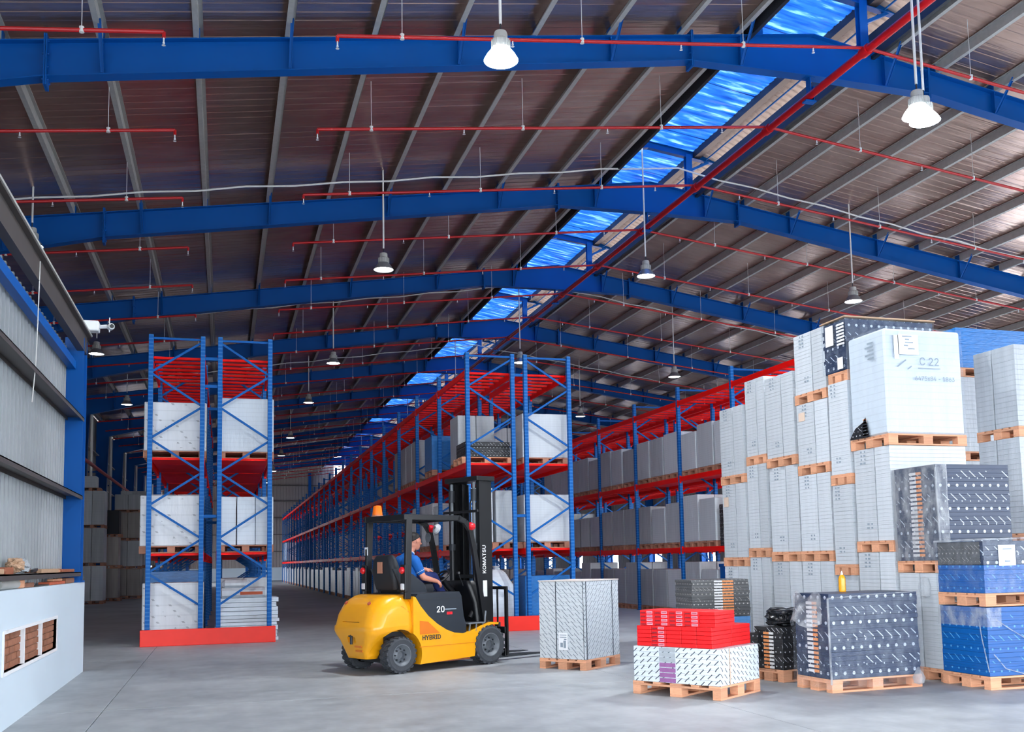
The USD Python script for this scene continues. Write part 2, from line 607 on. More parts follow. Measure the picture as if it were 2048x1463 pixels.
def roof_sheet(x0, x1, y0, nseg=7):
    xs = np.linspace(x0, x1, nseg + 1)
    k = len(prof)
    V = []
    for x in xs:
        w = rng.normal(0, .0015, k)
        w[0] = w[-1] = 0
        V.append(np.c_[np.full(k, x), y0 + prof[:, 0], raf(x) + .205 + prof[:, 1] + w])
    V = np.vstack(V)
    F = []
    for a in range(nseg):
        for i in range(k - 1):
            p = a * k + i
            F += [[p, p + 1, p + k + 1], [p, p + k + 1, p + k]]
    return MB().add(V, F)


y = Y_FRONT
while y < Y_BACK - .1:
    obj('roof_sheet', roof_sheet(-6.75, 9.75, y), 'roof_foil', cei)
    obj('roof_sheet', roof_sheet(12.65, 29.2, y), 'roof_foil', cei)
    y += PW

# portal frames: one built with its parts, the rest copies
fr = thing('portal_frame', 'blue steel portal frame over the entrance, nearest of the row', 'roof frame', (0, FY[0], 0), group='portal frames under the roof')


def i_section(mb, top, bot, fwid=.24, ft=.016, wt=.014):
    """Web and flanges between a top and a bottom polyline in the xz plane."""
    mb.prism(list(top) + list(bot)[::-1], wt, (0, wt / 2, 0), (1, 0, 0), (0, 0, 1))
    for line in (top, bot):
        for a, b in zip(line[:-1], line[1:]):
            mb.beam((a[0], 0, a[1]), (b[0], 0, b[1]), fwid, ft)
    return mb


def mir(pts): return [(2 * XR - x, z) for x, z in pts]


bot_l = [(-5.9, 8.46), (-2.75, 9.2), (8.5, 10.96), (XR, 10.99)]
top_l = [(-6.5, raf(-6.5)), (XR, ZR)]
obj('rafter', i_section(MB(), [(-5.9, raf(-5.9)), (XR, ZR)], bot_l), 'steel_blue', fr)
obj('rafter', i_section(MB(), mir([(-5.9, raf(-5.9)), (XR, ZR)]), mir(bot_l)), 'steel_blue', fr)
for sgn in (1, -1):
    pts = [(-6.5, -5.98), (-6.5, -5.9)]
    mb = MB()
    f = (lambda x: x) if sgn == 1 else (lambda x: 2 * XR - x)
    mb.prism([(f(-6.5), 0), (f(-6.15), 0), (f(-5.9), 8.46), (f(-5.9), raf(-5.9)), (f(-6.5), raf(-6.5))], .014, (0, .007, 0), (1, 0, 0), (0, 0, 1))
    mb.beam((f(-6.5), 0, 0), (f(-6.5), 0, raf(-6.5)), .25, .016, (1, 0, 0))
    mb.beam((f(-6.15), 0, 0), (f(-5.9), 0, 8.46), .25, .016, (1, 0, 0))
    obj('column', mb, 'steel_blue', fr)
    for x0, zt, zb in ((-2.75, .02, 9.05), (8.5, -.02, 10.84)):
        mb = MB()
        for dx in (-.014, .014):
            mb.box(f(x0) + dx - .011, f(x0) + dx + .011, -.13, .13, zb, raf(x0) + .1)
        for q in range(4):
            zq = zb + .1 + q * (raf(x0) - zb - .1) / 3
            for yq in (-.075, .075):
                mb.tube([(f(x0) - .05, yq, zq), (f(x0) + .05, yq, zq)], .018, 6)
        obj('splice_plate', mb, 'steel_blue', fr)
PX = [-6.3 + 1.46 * k for k in range(11)] + [9.55]
for i, px in enumerate(PX):
    for sgn in (1, -1):
        x = px if sgn == 1 else 2 * XR - px
        if i < 11 or True:
            obj('cleat', MB().box(x - .012, x + .012, -.09, .09, raf(x), raf(x) + .19).box(x - .06, x + .06, -.09, .09, raf(x), raf(x) + .012), 'steel_blue', fr)
        if i in (1, 3, 5, 7, 9, 11):
            zb = np.interp(px, [p[0] for p in bot_l], [p[1] for p in bot_l]) + .03
            mb = MB()
            for s in (-1, 1):
                mb.beam((x, s * .1, zb), (x, s * .62, raf(x) + .06), .05, .006).beam((x + .025, s * .1, zb), (x + .025, s * .62, raf(x) + .06), .006, .05)
            mb.box(x - .007, x + .007, -.1, .1, zb - .03, raf(x))
            obj('flange_brace', mb, 'steel_blue', fr)
for i, yy in enumerate([FY[0] - 7.78, FY[0] - 15.56]):
    dup(fr, (0, yy, 0), 0, f'blue steel portal frame behind the camera, {ORD[i]} one back from the entrance frame')
for i, yy in enumerate(FY[1:-1]):
    dup(fr, (0, yy, 0), 0, f'blue steel portal frame spanning the hall, {ORD[i]} one in view counting from the front' if i else 'blue steel portal frame spanning the hall along the top of the picture')

# purlins: galvanised Z sections, one run after another up both slopes
for i, px in enumerate(PX):
    for sgn in (1, -1):
        x = px if sgn == 1 else 2 * XR - px
        z = raf(x)
        q = sgn
        p2 = [(x - .09 * q, 0, z + .022), (x - .09 * q, 0, z + .002), (x, 0, z + .002), (x, 0, z + .2), (x + .065 * q, 0, z + .2), (x + .065 * q, 0, z + .18)]
        mb = MB().sheet(p2, (0, Y_FRONT, 0), (0, 1, 0), Y_BACK - Y_FRONT)
        side = 'left' if sgn == 1 else 'right'
        k = len(PX) - 1 - i
        lab = f'galvanised roof purlin along the {side} slope, ' + ('the one at the ridge opening' if k == 0 else f'{ORD[k]} down from the ridge')
        obj('purlin', mb, 'galvanised', None, label=lab, cat='purlin', group='roof purlins')

# ridge ventilator: raised strip of blue translucent sheets on posts over the open ridge
rv = thing('ridge_ventilator', 'raised ridge ventilator with blue translucent sheets along the top of the roof', 'roof vent')
for sgn in (1, -1):
    f = (lambda x: x) if sgn == 1 else (lambda x: 2 * XR - x)
    g0 = raf(9.75) + .05
    mb = MB().box(min(f(9.72), f(9.80)), max(f(9.72), f(9.80)), Y_FRONT, Y_BACK, g0 - .12, g0 + .42)
    obj('curb', mb, 'dark_metal', rv)
    mb = MB().box(min(f(9.62), f(9.82)), max(f(9.62), f(9.82)), Y_FRONT, Y_BACK, 12.7, 12.905)
    obj('eave_purlin', mb, 'dark_metal', rv)
    obj('tie_rod', MB().tube([(f(9.45), Y_FRONT, 12.66), (f(9.45), Y_BACK, 12.66)], .022, 6), 'rack_blue', rv)
    nb = int((Y_BACK - Y_FRONT) / 2.59)
    for k in range(nb):
        y0 = Y_FRONT + k * 2.593
        P_ = []
        for c in range(12):
            P_ += [(c * .2175, 0), (c * .2175 + .15, 0), (c * .2175 + .165, .026), (c * .2175 + .203, .026)]
        P_.append((2.62, 0))
        P_ = np.array(P_)
        xa, xc = (f(9.8), XR)
        V = np.vstack([np.c_[np.full(len(P_), xx), y0 + P_[:, 0], np.full(len(P_), zz) + P_[:, 1] + rng.normal(0, .006, len(P_))] for xx, zz in ((xa, 12.88), ((xa + xc) / 2, 12.99), (xc, 13.1))])
        n_ = len(P_)
        F = [t for a in range(2) for i in range(n_ - 1) for t in ([a * n_ + i, a * n_ + i + 1, a * n_ + n_ + i + 1], [a * n_ + i, a * n_ + n_ + i + 1, a * n_ + n_ + i])]
        obj('skylight_sheet', MB().add(V, F), 'blue_skylight', rv)
    V = [(f(9.78), 0, 12.86), (f(9.1), 0, 12.62), (f(8.7), 0, 12.3)]
    mb = MB()
    yq, k_ = [], 0
    yy = Y_FRONT
    while yy < Y_BACK:
        for dy, dz in ((0, 0), (.15, 0), (.165, .03), (.22, .03)):
            yq.append((yy + dy, dz))
        yy += .235
    yq = np.array(yq); n_ = len(yq)
    VV = np.vstack([np.c_[np.full(n_, a_[0]), yq[:, 0], a_[2] + yq[:, 1]] for a_ in V])
    FF = [t for a_ in range(2) for i in range(n_ - 1) for t in ([a_ * n_ + i, a_ * n_ + i + 1, a_ * n_ + n_ + i + 1], [a_ * n_ + i, a_ * n_ + n_ + i + 1, a_ * n_ + n_ + i])]
    mb.add(VV, FF)
    obj('eave_sheet', mb, 'galvanised', rv)
    for yy in FY:
        mb = MB()
        xp = f(9.98)
        for s in (-.07, .07):
            mb.box(xp - .09, xp + .09, yy + s - .006, yy + s + .006, raf(xp), 12.78)
        mb.box(xp - .006, xp + .006, yy - .07, yy + .07, raf(xp), 12.78)
        obj('post', mb, 'steel_blue', rv)
for yy in FY:
    mb = MB()
    for sgn in (1, -1):
        f = (lambda x: x) if sgn == 1 else (lambda x: 2 * XR - x)
        for dz in (-.09, .09):
            mb.beam((XR, yy, 12.94 + dz), (f(8.75), yy, 12.62 + dz), .15, .012)
        mb.prism([(XR, 12.85), (XR, 13.03), (f(8.75), 12.71), (f(8.75), 12.53)], .01, (0, yy + .005, 0), (1, 0, 0), (0, 0, 1))
        mb.beam((f(9.98), yy, 12.3), (f(9.3), yy, 12.65), .07, .07)
    obj('cross_beam', mb, 'steel_blue', rv)

# outer walls
wl = tag(empty('wall_left'), kind='structure')


def ribbed(axis, at, a0, a1, z0, z1, pitch=.25, depth=.03, out=1):
    """A vertical ribbed sheet in the plane x = at (axis 'y') or y = at (axis 'x')."""
    P_ = []
    n = max(1, int(round((a1 - a0) / pitch)))
    st = (a1 - a0) / n
    for k in range(n):
        P_ += [(a0 + k * st, 0), (a0 + k * st + st * .45, 0), (a0 + k * st + st * .58, depth), (a0 + k * st + st * .87, depth)]
    P_.append((a1, 0))
    P_ = np.array(P_)
    pts = np.c_[np.full(len(P_), at) + out * P_[:, 1], P_[:, 0], np.full(len(P_), z0)] if axis == 'y' else np.c_[P_[:, 0], np.full(len(P_), at) + out * P_[:, 1], np.full(len(P_), z0)]
    return MB().sheet(pts, (0, 0, 0), (0, 0, 1), z1 - z0)


yy = 0.
FL = FY
for k in range(len(FL) - 1):
    opening = FL[k] > 74 and FL[k] < 92           # loading doors far down the left side
    obj('cladding_sheet', ribbed('y', -6.58, FL[k], FL[k + 1], 5.6 if opening else 1.2, 9.4, .25, .03, -1), 'outer_cladding', wl)
    if opening:
        continue
    obj('low_wall', MB().box(-6.75, -6.55, FL[k], FL[k + 1], 0, 1.2), 'wall_paint', wl)
for z in (5.8, 7.4):
    obj('girt', MB().box(-6.54, -6.36, FY[0], Y_BACK, z, z + .06), 'galvanised', wl)
wr = tag(empty('wall_right'), kind='structure')
for k in range(len(FL) - 1):
    obj('cladding_sheet', ribbed('y', 29.0, FL[k], FL[k + 1], 4.4 if FL[k] > 31 else 6.4, 9.3), 'outer_cladding', wr)
    if FL[k] > 31:
        obj('low_cladding', ribbed('y', 29.0, FL[k], FL[k + 1] - 1.1, 0, 4.38), 'outer_cladding', wr)
wf = tag(empty('wall_front'), kind='structure')
for a in np.arange(-6.6, 28.9, 2.225):
    b = a + 2.225
    obj('cladding_sheet', MB().prism([(a, 5.2), (b, 5.2), (b, raf(b) + .2), (a, raf(a) + .2)], .02, (0, Y_FRONT + .02, 0), (1, 0, 0), (0, 0, 1)), 'outer_cladding', wf)
wb = tag(empty('wall_back'), kind='structure')
xs = list(np.linspace(-6.6, 10.9, 9)) + list(np.linspace(12.1, 29.1, 9))
for a, b in zip(xs[:-1], xs[1:]):
    zt = min(raf(a), raf(b)) + .1
    if b - a < 1.5:
        zt = 10.35
    obj('cladding_sheet', ribbed('x', Y_BACK - .05, a, b, 1.3, zt, .3, .035), 'back_cladding', wb)
    if zt != 10.35:
        obj('gable_sheet', MB().prism([(a, zt), (b, zt), (b, raf(b) + .22), (a, raf(a) + .22)], .01, (0, Y_BACK - .03, 0), (1, 0, 0), (0, 0, 1)), 'back_cladding', wb)
obj('low_wall', MB().box(-6.7, 29.1, Y_BACK - .1, Y_BACK + .12, 0, 1.3), 'wall_paint', wb)
for z in (2.9, 4.6, 6.3, 8.0, 9.6):
    obj('girt', MB().box(-6.5, 28.9, Y_BACK - .27, Y_BACK - .07, z, z + .07), 'galv_dark', wb)
for x in (-3.5, 2.2, 8.4, 14.6, 20.8):
    obj('wind_post', MB().box(x - .14, x + .14, Y_BACK - .5, Y_BACK - .28, 0, raf(x) - .5), 'steel_blue', wb)
win = tag(empty('window_1'), kind='structure')
a, b = xs[8], xs[9]
obj('window_frame', MB().box(a, b, Y_BACK - .12, Y_BACK - .02, 10.35, 10.41).box((a + b) / 2 - .04, (a + b) / 2 + .04, Y_BACK - .12, Y_BACK - .02, 10.35, raf(b)), 'white_plastic', win)
obj('pane', MB().box(a + .03, (a + b) / 2 - .04, Y_BACK - .04, Y_BACK - .03, 10.41, raf(a)), 'window_pane', win)
obj('pane', MB().box((a + b) / 2 + .04, b - .03, Y_BACK - .04, Y_BACK - .03, 10.41, raf(b)), 'window_pane', win)

# the low partition on the near left: painted dwarf wall, corrugated translucent cladding, girts, top beam
pw = tag(empty('wall_partition'), kind='structure')
XW = -1.98
y0, y1 = 5.0, 15.7
vy0, vy1, vz0, vz1 = 10.2, 13.22, .54, .90
low = MB()
low.box(XW - .22, XW, y0, vy0, 0, 1.31).box(XW - .22, XW, vy1, y1, 0, 1.31).box(XW - .22, XW, vy0, vy1, 0, vz0).box(XW - .22, XW, vy0, vy1, vz1, 1.31)
obj('low_wall', low, 'wall_paint', pw)
vent = empty('vent', pw)
mb = MB()
for a, b, c, d in ((vy0 - .05, vy1 + .03, vz1, vz1 + .035), (vy0 - .05, vy1 + .03, vz0 - .035, vz0)):
    mb.box(XW - .1, XW + .012, a, b, c, d)
for a in (vy0 - .05, vy1):
    mb.box(XW - .1, XW + .012, a, a + .05 if a < 11 else a + .03, vz0, vz1)
for k in (1, 2):
    yy = vy0 + (vy1 - vy0) * k / 3
    mb.box(XW - .1, XW + .004, yy - .025, yy + .025, vz0, vz1)
obj('vent_frame', mb, 'white_plastic', vent)
obj('mortar_bed', MB().box(XW - .2, XW - .045, vy0, vy1, vz0, vz1), 'mortar', vent)
for k in range(3):
    a = vy0 + (vy1 - vy0) * k / 3 + .005; b = vy0 + (vy1 - vy0) * (k + 1) / 3
    for r in range(5):
        zb = vz0 + r * .072
        off = .12 if r % 2 else 0.
        ys = [a] + [t for t in np.arange(a + .22 - off, b - .05, .235)] + [b]
        for p, q in zip(ys[:-1], ys[1:]):
            obj('brick', MB().box(XW - .1, XW - .03 + random.uniform(-.006, .006), p + .005, q - .005, zb + .004, zb + .066, .004), 'brick_brown', vent)
ye = 15.3
yy = y0
while yy < ye - .1:
    b = min(yy + .98, ye)
    obj('cladding_sheet', ribbed('y', XW - .33, yy, b, 1.31, 4.72, .196, .1, 1), 'translucent_sheet', pw)
    yy += .98
for z in (3.7, 2.56, 1.46):
    c = [(XW - .22, 0, z - .03), (XW - .22, 0, z), (XW - .0, 0, z), (XW - .0, 0, z - .05)]
    obj('girt', MB().box(XW - .21, XW + .0, y0, ye, z - .012, z).box(XW - .006, XW, y0, ye, z - .06, z).box(XW - .21, XW - .204, y0, ye, z - .06, z), 'galv_dark', pw)
obj('top_beam', MB().box(XW - .02, XW - .008, y0, 15.5, 4.68, 4.95).box(XW - .1, XW + .05, y0, 15.5, 4.94, 4.955).box(XW - .1, XW + .0, y0, 15.5, 4.67, 4.68), 'galv_dark', pw)
obj('top_flange', MB().box(XW - .1, XW + .06, y0, 15.52, 4.956, 4.985), 'galvanised', pw)
obj('eave_strut', MB().box(XW - .2, XW - .1, y0, 15.1, 4.38, 4.5), 'steel_blue', pw)
obj('post', MB().box(XW - .26, XW - .0, 15.16, 15.176, 1.31, 4.86).box(XW - .26, XW - .0, 15.46, 15.476, 1.31, 4.86).box(XW - .14, XW - .126, 15.17, 15.47, 1.31, 4.86).box(XW - .28, XW + .02, 15.1, 15.53, 1.31, 1.335), 'steel_blue', pw)
obj('hanging_wire', MB().tube([(XW - .0, 11.55, 4.9), (XW + .0, 11.5, 4.2), (XW - .02, 11.55, 3.72), (XW - .02, 11.4, 3.3)], .006, 5), 'white_conduit', pw)
# ---------------------------------------------------------------- sprinkler pipes
def bz(x):                                     # height of a branch pipe under the slope
    return 10.66 - .1175 * abs(x - 11.1)


def head(mb, x, z, y=0):
    mb.tube([(x, y, z), (x, y, z - .07)], .012, 6).lathe([(0, -.02), (.018, -.02), (.018, 0), (0, 0)], 6, (x, y, z - .07)).lathe([(0, 0), (.03, 0), (0, .006)], 8, (x, y, z - .115))


def elbow_end(mb, x, z):
    mb.tube([(x, 0, z), (x, 0, z - .09)], .026, 8)


main = thing('sprinkler_main', 'thick red sprinkler main running under the ridge the length of the hall', 'pipe', (11.1, 0, 10.6))
mb = MB()
ys = np.arange(Y_FRONT, Y_BACK - 1, 5.2)
obj('pipe', mb.tube([(0, Y_FRONT, 0), (0, Y_BACK - 1, 0)], .075, 12), 'pipe_red', main, smooth=40)
for q in np.arange(14.35 - 3.33, Y_BACK - 4, 3.33):
    obj('coupling', MB().tube([(0, q - .09, 0), (0, q + .09, 0)], .1, 12), 'pipe_red', main, smooth=40)
for q in FY:
    obj('hanger_bracket', MB().box(-.012, .012, q - .07, q + .07, .06, .39).box(-.12, .12, q - .07, q + .07, -.13, -.1).box(.07, .085, q - .07, q + .07, -.11, .2).box(-.1, .1, q - .07, q + .07, .37, .385), 'steel_blue', main)

by = [14.35 + 3.33 * k for k in range(26)]
# left stub line
sl = thing('sprinkler_stub', 'x', 'pipe', (0, by[0], 0), group='short sprinkler runs on the left')
mb = MB().tube([(-6.0, 0, bz(-6.0)), (-.9, 0, bz(-.9))], .03, 8)
elbow_end(mb, -.9, bz(-.9))
obj('pipe', mb, 'pipe_red', sl, smooth=40)
for x in (-4.9, -2.0):
    obj('hanger_rod', MB().tube([(x, 0, bz(x) + .03), (x, 0, raf(x) + .02)], .0055, 5).tube([(x, 0, bz(x) - .035), (x, 0, bz(x) + .05)], .036, 8), 'white_conduit', sl)
for x in (-.9, -3.4):
    mb = MB(); head(mb, x, bz(x) - (.09 if x == -.9 else .0)); obj('sprinkler_head', mb, 'white_plastic', sl)
# long line over the ridge
ln = thing('sprinkler_branch', 'x', 'pipe', (0, by[0], 0), group='long sprinkler runs over the aisles')
mb = MB().tube([(1.6, 0, bz(1.6)), (11.1, 0, bz(11.1)), (28.2, 0, bz(28.2))], .03, 8)
elbow_end(mb, 1.6, bz(1.6))
obj('pipe', mb, 'pipe_red', ln, smooth=40)
for x in (2.6, 5.6, 8.6, 13.4, 16.4, 19.4, 22.4, 25.4):
    obj('hanger_rod', MB().tube([(x, 0, bz(x) + .03), (x, 0, raf(x) + .02)], .0055, 5).tube([(x, 0, bz(x) - .035), (x, 0, bz(x) + .05)], .036, 8), 'white_conduit', ln)
for x in (1.6, 4.4, 7.4, 10.0, 12.3, 15.0, 18.0, 21.0, 24.0):
    mb = MB(); head(mb, x, bz(x) - (.09 if x == 1.6 else .0)); obj('sprinkler_head', mb, 'white_plastic', ln)
for k, y in enumerate(by):
    a = f'short red sprinkler run on the left slope, {ORD[k]} one from the top of the picture'
    b = f'long red sprinkler branch crossing under the ridge, {ORD[k]} one from the top of the picture'
    if k == 0:
        tag(sl, a); tag(ln, b)
    else:
        dup(sl, (0, y, 0), 0, a); dup(ln, (0, y, 0), 0, b)
lm = thing('sprinkler_riser', 'red sprinkler main along the left outer wall beyond the partition', 'pipe', (-5.3, 0, 5.75))
obj('pipe', MB().tube([(0, 30, 0), (0, 90, .25)], .075, 10), 'pipe_red', lm, smooth=40)
for q in np.arange(31.7, 90, 7.78):
    obj('bracket', MB().box(-.62, .05, q - .03, q + .03, .07, .13), 'steel_blue', lm)
dp = []
for k, q in enumerate(FY[5:11]):
    o = obj('down_pipe', MB().tube([(-5.75, q - .4, 0), (-5.75, q - .4, 8.4)], .06, 8), 'white_conduit', None, smooth=40, label=f'white rainwater down pipe on the left outer wall, {ORD[k]} one past the partition', cat='pipe', group='down pipes on the left outer wall')

# ---------------------------------------------------------------- high-bay lamps, conduits, camera
def make_lamp(kind):
    t = thing('high_bay_lamp', 'x', 'ceiling lamp', (0, 0, 0), group='high-bay lamps')
    obj('rod', MB().tube([(0, 0, .52), (0, 0, 4.0)], .021, 8), 'white_conduit', t, smooth=40)
    obj('hook', MB().tube([(0, 0, .4), (0, 0, .54)], .012, 6).box(-.05, .05, -.012, .012, .38, .41), 'dark_metal', t)
    mb = MB().lathe([(0, .4), (.085, .4), (.095, .37), (.095, .3), (.12, .28), (.125, .17), (.11, .15), (0, .15)], 20)
    for k in range(16):
        a = k * PI / 8
        mb.beam((.12 * math.cos(a), .12 * math.sin(a), .17), (.12 * math.cos(a), .12 * math.sin(a), .28), .006, .03, (math.cos(a), math.sin(a), 0))
    obj('driver_housing', mb, 'galvanised', t, smooth=40)
    mb = MB().lathe([(.118, .17), (.15, .13), (.2, .065), (.236, .0), (.24, -.006), (.232, -.004), (.195, .06), (.145, .12), (.11, .155)], 28)
    obj('reflector', mb, 'lamp_shade' if kind else 'lamp_reflector', t, smooth=50)
    obj('lens', MB().lathe([(0, .012), (.19, .012), (.228, .004), (.2, -.004), (0, -.012)], 24), 'lamp_lit' if kind else 'lamp_dim', t, smooth=40)
    return t


def roof_at(x): return raf(x)


lit = make_lamp(1)
dim = make_lamp(0)
lx = [-4.05, 3.6, 10.42, 16.65, 23.4]
ly = [12.3, 22.6, 33.8, 44.2, 56.8, 66.2, 77.2, 88.2]
lz = 8.36
where = ['beside the left wall', 'over the left aisle', 'under the ridge', 'on the right slope', 'far out on the right slope']
first_lit = first_dim = True
for j, y in enumerate(ly):
    for i, x in enumerate(lx):
        if j == 0 and i in (0, 3, 4) or (i == 0 and False):
            continue
        row = ['nearest lit row', 'second row', 'third row', 'fourth row', 'fifth row', 'sixth row', 'seventh row', 'last row'][j]
        lab = f'white high-bay lamp hanging {where[i]}, {row} from the front'
        z = lz + (.42 if i == 2 and j > 0 else .12 if j > 0 else 0)
        if i == 1 and j > 2: z += .3
        if j == 0:
            lab = 'glowing high-bay lamp in front of the top left rafter' if i == 1 else 'glowing high-bay lamp at the upper right under the red main'
            if first_lit:
                first_lit = False; tag(lit, lab); lit.GetAttribute('xformOp:translate').Set(Gf.Vec3d(x, y, z)); continue
            dup(lit, (x, y, z), 0, lab)
        elif first_dim:
            first_dim = False; tag(dim, lab); dim.GetAttribute('xformOp:translate').Set(Gf.Vec3d(x, y, z))
        else:
            dup(dim, (x, y, z), 0, lab)
dup(lit, (10.82, 12.62, 8.46), .4, 'second glowing high-bay lamp close behind its neighbour at the upper right')
for j, y in enumerate(ly[1:]):
    pts = [(x, y + random.uniform(-.03, .03), raf(x) - .03 - (.05 if k % 2 else 0)) for k, x in enumerate(np.linspace(-6.2, 28, 32))]
    obj('conduit', MB().tube(pts, .022, 6), 'white_conduit', None, smooth=40, label=f'white lamp conduit run along the underside of the purlins, {ORD[j]} row in view', cat='conduit', group='lamp conduits')

cc = thing('wall_camera', 'white security camera on top of the blue partition post', 'camera', (-1.86, 15.3, 4.99))
obj('mount_box', MB().box(-.16, .06, -.1, .1, 0, .15, .012), 'white_plastic', cc)
obj('arm', MB().tube([(.06, 0, .08), (.17, -.02, .085)], .03, 8), 'white_plastic', cc)
obj('camera_body', MB().lathe([(0, 0), (.045, 0), (.05, .02), (.05, .13), (.04, .16), (0, .16)], 12, (.2, .05, .09), (.25, -1, -.12)), 'white_plastic', cc, smooth=40)
obj('lens', MB().lathe([(0, .0), (.03, .0), (.03, .012), (0, .012)], 10, (.242, -.112, .071), (.25, -1, -.12)), 'black_paint', cc)
obj('stay', MB().tube([(.2, -.02, .0), (.2, -.02, .22)], .008, 5), 'white_plastic', cc)

# ---------------------------------------------------------------- odds and ends on the partition ledges
def scrap(name, mb, mat, label, cat='scrap', smooth=False):
    return obj(name, mb, mat, None, smooth, label, cat)


gx, gz = -2.085, 1.4605
fx = -2.09
t = thing('cardboard_tube', 'grey hollow tube lying on the dwarf wall under the ledge', 'tube', (fx, 10.4, 1.31))
obj('tube_body', MB().lathe([(.05, 0), (.05, .75), (.026, .75), (.026, 0), (.05, 0)], 18, (0, 0, .051), (.03, 1, 0)), 'galvanised', t, smooth=40)
scrap('wood_offcut', MB().box(fx - .06, fx + .05, 11.2, 11.5, 1.312, 1.40, .01), 'wood', 'pale timber offcut beside the grey tube on the dwarf wall', 'wood')
scrap('plank', MB().box(fx - .07, fx + .06, 13.0, 14.2, 1.312, 1.35, .005), 'wood_red', 'reddish plank lying on the right end of the dwarf wall', 'wood')
scrap('wood_block', MB().box(fx - .05, fx + .07, 14.25, 14.95, 1.312, 1.385, .01), 'wood_dark', 'brown timber block at the post end of the dwarf wall', 'wood')
scrap('metal_strip', MB().box(fx - .02, fx + .06, 12.0, 12.95, 1.311, 1.325), 'galv_dark', 'thin dark metal strip lying flat on the dwarf wall', 'metal strip')
scrap('wood_batten', MB().beam((gx, 13.6, gz + .022), (gx + .02, 15.05, gz + .022), .06, .04), 'wood_dark', 'brown batten lying on the steel ledge next to the blue post', 'wood')
scrap('batten_bundle', MB().beam((gx - .05, 12.5, gz + .025), (gx - .05, 14.3, gz + .03), .06, .045).beam((gx + .03, 12.4, gz + .024), (gx + .05, 13.5, gz + .024), .05, .045), 'cardboard', 'bundle of tan battens lying on the middle of the steel ledge', 'wood')
pts = [(gx + .03 * math.sin(t * 9), 10.6 + .9 * t, gz + .06 + .05 * math.sin(t * 7)) for t in np.linspace(0, 1, 12)]


def crumple(c, size, seed):
    t_ = trimesh.creation.icosphere(3)
    v = np.asarray(t_.vertices)
    v = v * (1 + 1.1 * (meshkit.fbm(v * 2.6 + seed, 4, seed)[:, None] - .5)) * size
    v[:, 2] -= v[:, 2].min()
    return MB().add(v + np.asarray(c, float), t_.faces)


scrap('packing_paper', crumple((gx, 11.2, gz), [.085, .22, .075], 3), 'cardboard', 'crumpled tan packing paper heaped on the steel ledge', 'paper')
scrap('plastic_sheet', crumple((gx - .02, 11.62, gz), [.08, .16, .08], 8), 'grey_strip', 'crumpled pale plastic on the steel ledge beside the packing paper', 'plastic')
scrap('rusty_bar', MB().tube([(gx, 9.3, gz + .03), (gx + .03, 10.5, gz + .03)], .028, 8), 'rust_pipe', 'rusty bar lying on the left end of the steel ledge', 'metal bar', 40)
scrap('rusty_channel', MB().box(gx - .05, gx + .03, 10.6, 10.98, gz, gz + .07, .006), 'rust_pipe', 'short rusty channel beside the crumpled paper on the steel ledge', 'metal bar')
scrap('dark_bar', MB().beam((gx + .04, 11.9, gz + .025), (gx + .02, 12.3, gz + .045), .03, .03), 'black_paint', 'short dark bar propped on the steel ledge', 'metal bar')

more = [('batten_offcut', 'wood_dark', 12.15, 12.6, .05, .035, 'brown offcut lying across the middle of the steel ledge', -.03),
        ('timber_strip', 'wood', 13.2, 14.05, .035, .03, 'pale timber strip at the front edge of the steel ledge', .06),
        ('steel_pipe', 'rust_pipe', 13.9, 14.9, .04, .04, 'rusty pipe next to the brown batten on the steel ledge', .07),
        ('short_board', 'cardboard', 10.02, 10.4, .06, .05, 'short tan board near the rusty bar on the steel ledge', .05)]
for nm, mt, a, b, w, h, lab, dx in more:
    scrap(nm, MB().beam((gx + dx - .03, a, gz + h / 2 + .004), (gx + dx - .03 + random.uniform(-.02, .02), b, gz + h / 2 + .004), w, h, b=.006), mt, lab, 'scrap')
for nm, mt, a, b, w, h, lab in [('timber_offcut', 'wood_dark', 11.55, 11.95, .09, .05, 'brown offcut right of the pale one on the dwarf wall'), ('steel_angle', 'galv_dark', 9.2, 10.3, .05, .05, 'dark steel angle left of the grey tube on the dwarf wall'), ('short_plank', 'wood', 13.4, 13.95, .08, .03, 'pale short plank on top of the reddish plank on the dwarf wall')]:
    z = 1.352 if nm == 'short_plank' else 1.312
    scrap(nm, MB().beam((fx, a, z + h / 2), (fx + .02, b, z + h / 2), w, h, b=.006), mt, lab, 'scrap')
# ---------------------------------------------------------------- pallets and simple loads for the racks
def pallet_mesh(L, W, H=.144):
    """Boards, bearers and blocks of a flat timber pallet, as lists of meshes per kind."""
    tb, st, bl, bb = [], [], [], []
    n = 5
    ws = [.145, .1, .145, .1, .145]
    ys = np.linspace(-W / 2 + ws[0] / 2, W / 2 - ws[-1] / 2, n)
    for y, w in zip(ys, ws):
        tb.append(MB().box(-L / 2, L / 2, y - w / 2, y + w / 2, H - .022, H, .003))
    for x in (-L / 2 + .0725, 0, L / 2 - .0725):
        st.append(MB().box(x - .0725, x + .0725, -W / 2, W / 2, H - .044, H - .022))
    for x in (-L / 2 + .0725, 0, L / 2 - .0725):
        for y, w in ((-W / 2 + .05, .1), (0, .145), (W / 2 - .05, .1)):
            bl.append(MB().box(x - .0725, x + .0725, y - w / 2, y + w / 2, .022, H - .044, .003))
    for y, w in ((-W / 2 + .05, .1), (0, .145), (W / 2 - .05, .1)):
        bb.append(MB().box(-L / 2, L / 2, y - w / 2, y + w / 2, 0, .022, .002))
    return tb, st, bl, bb


PAL = {}


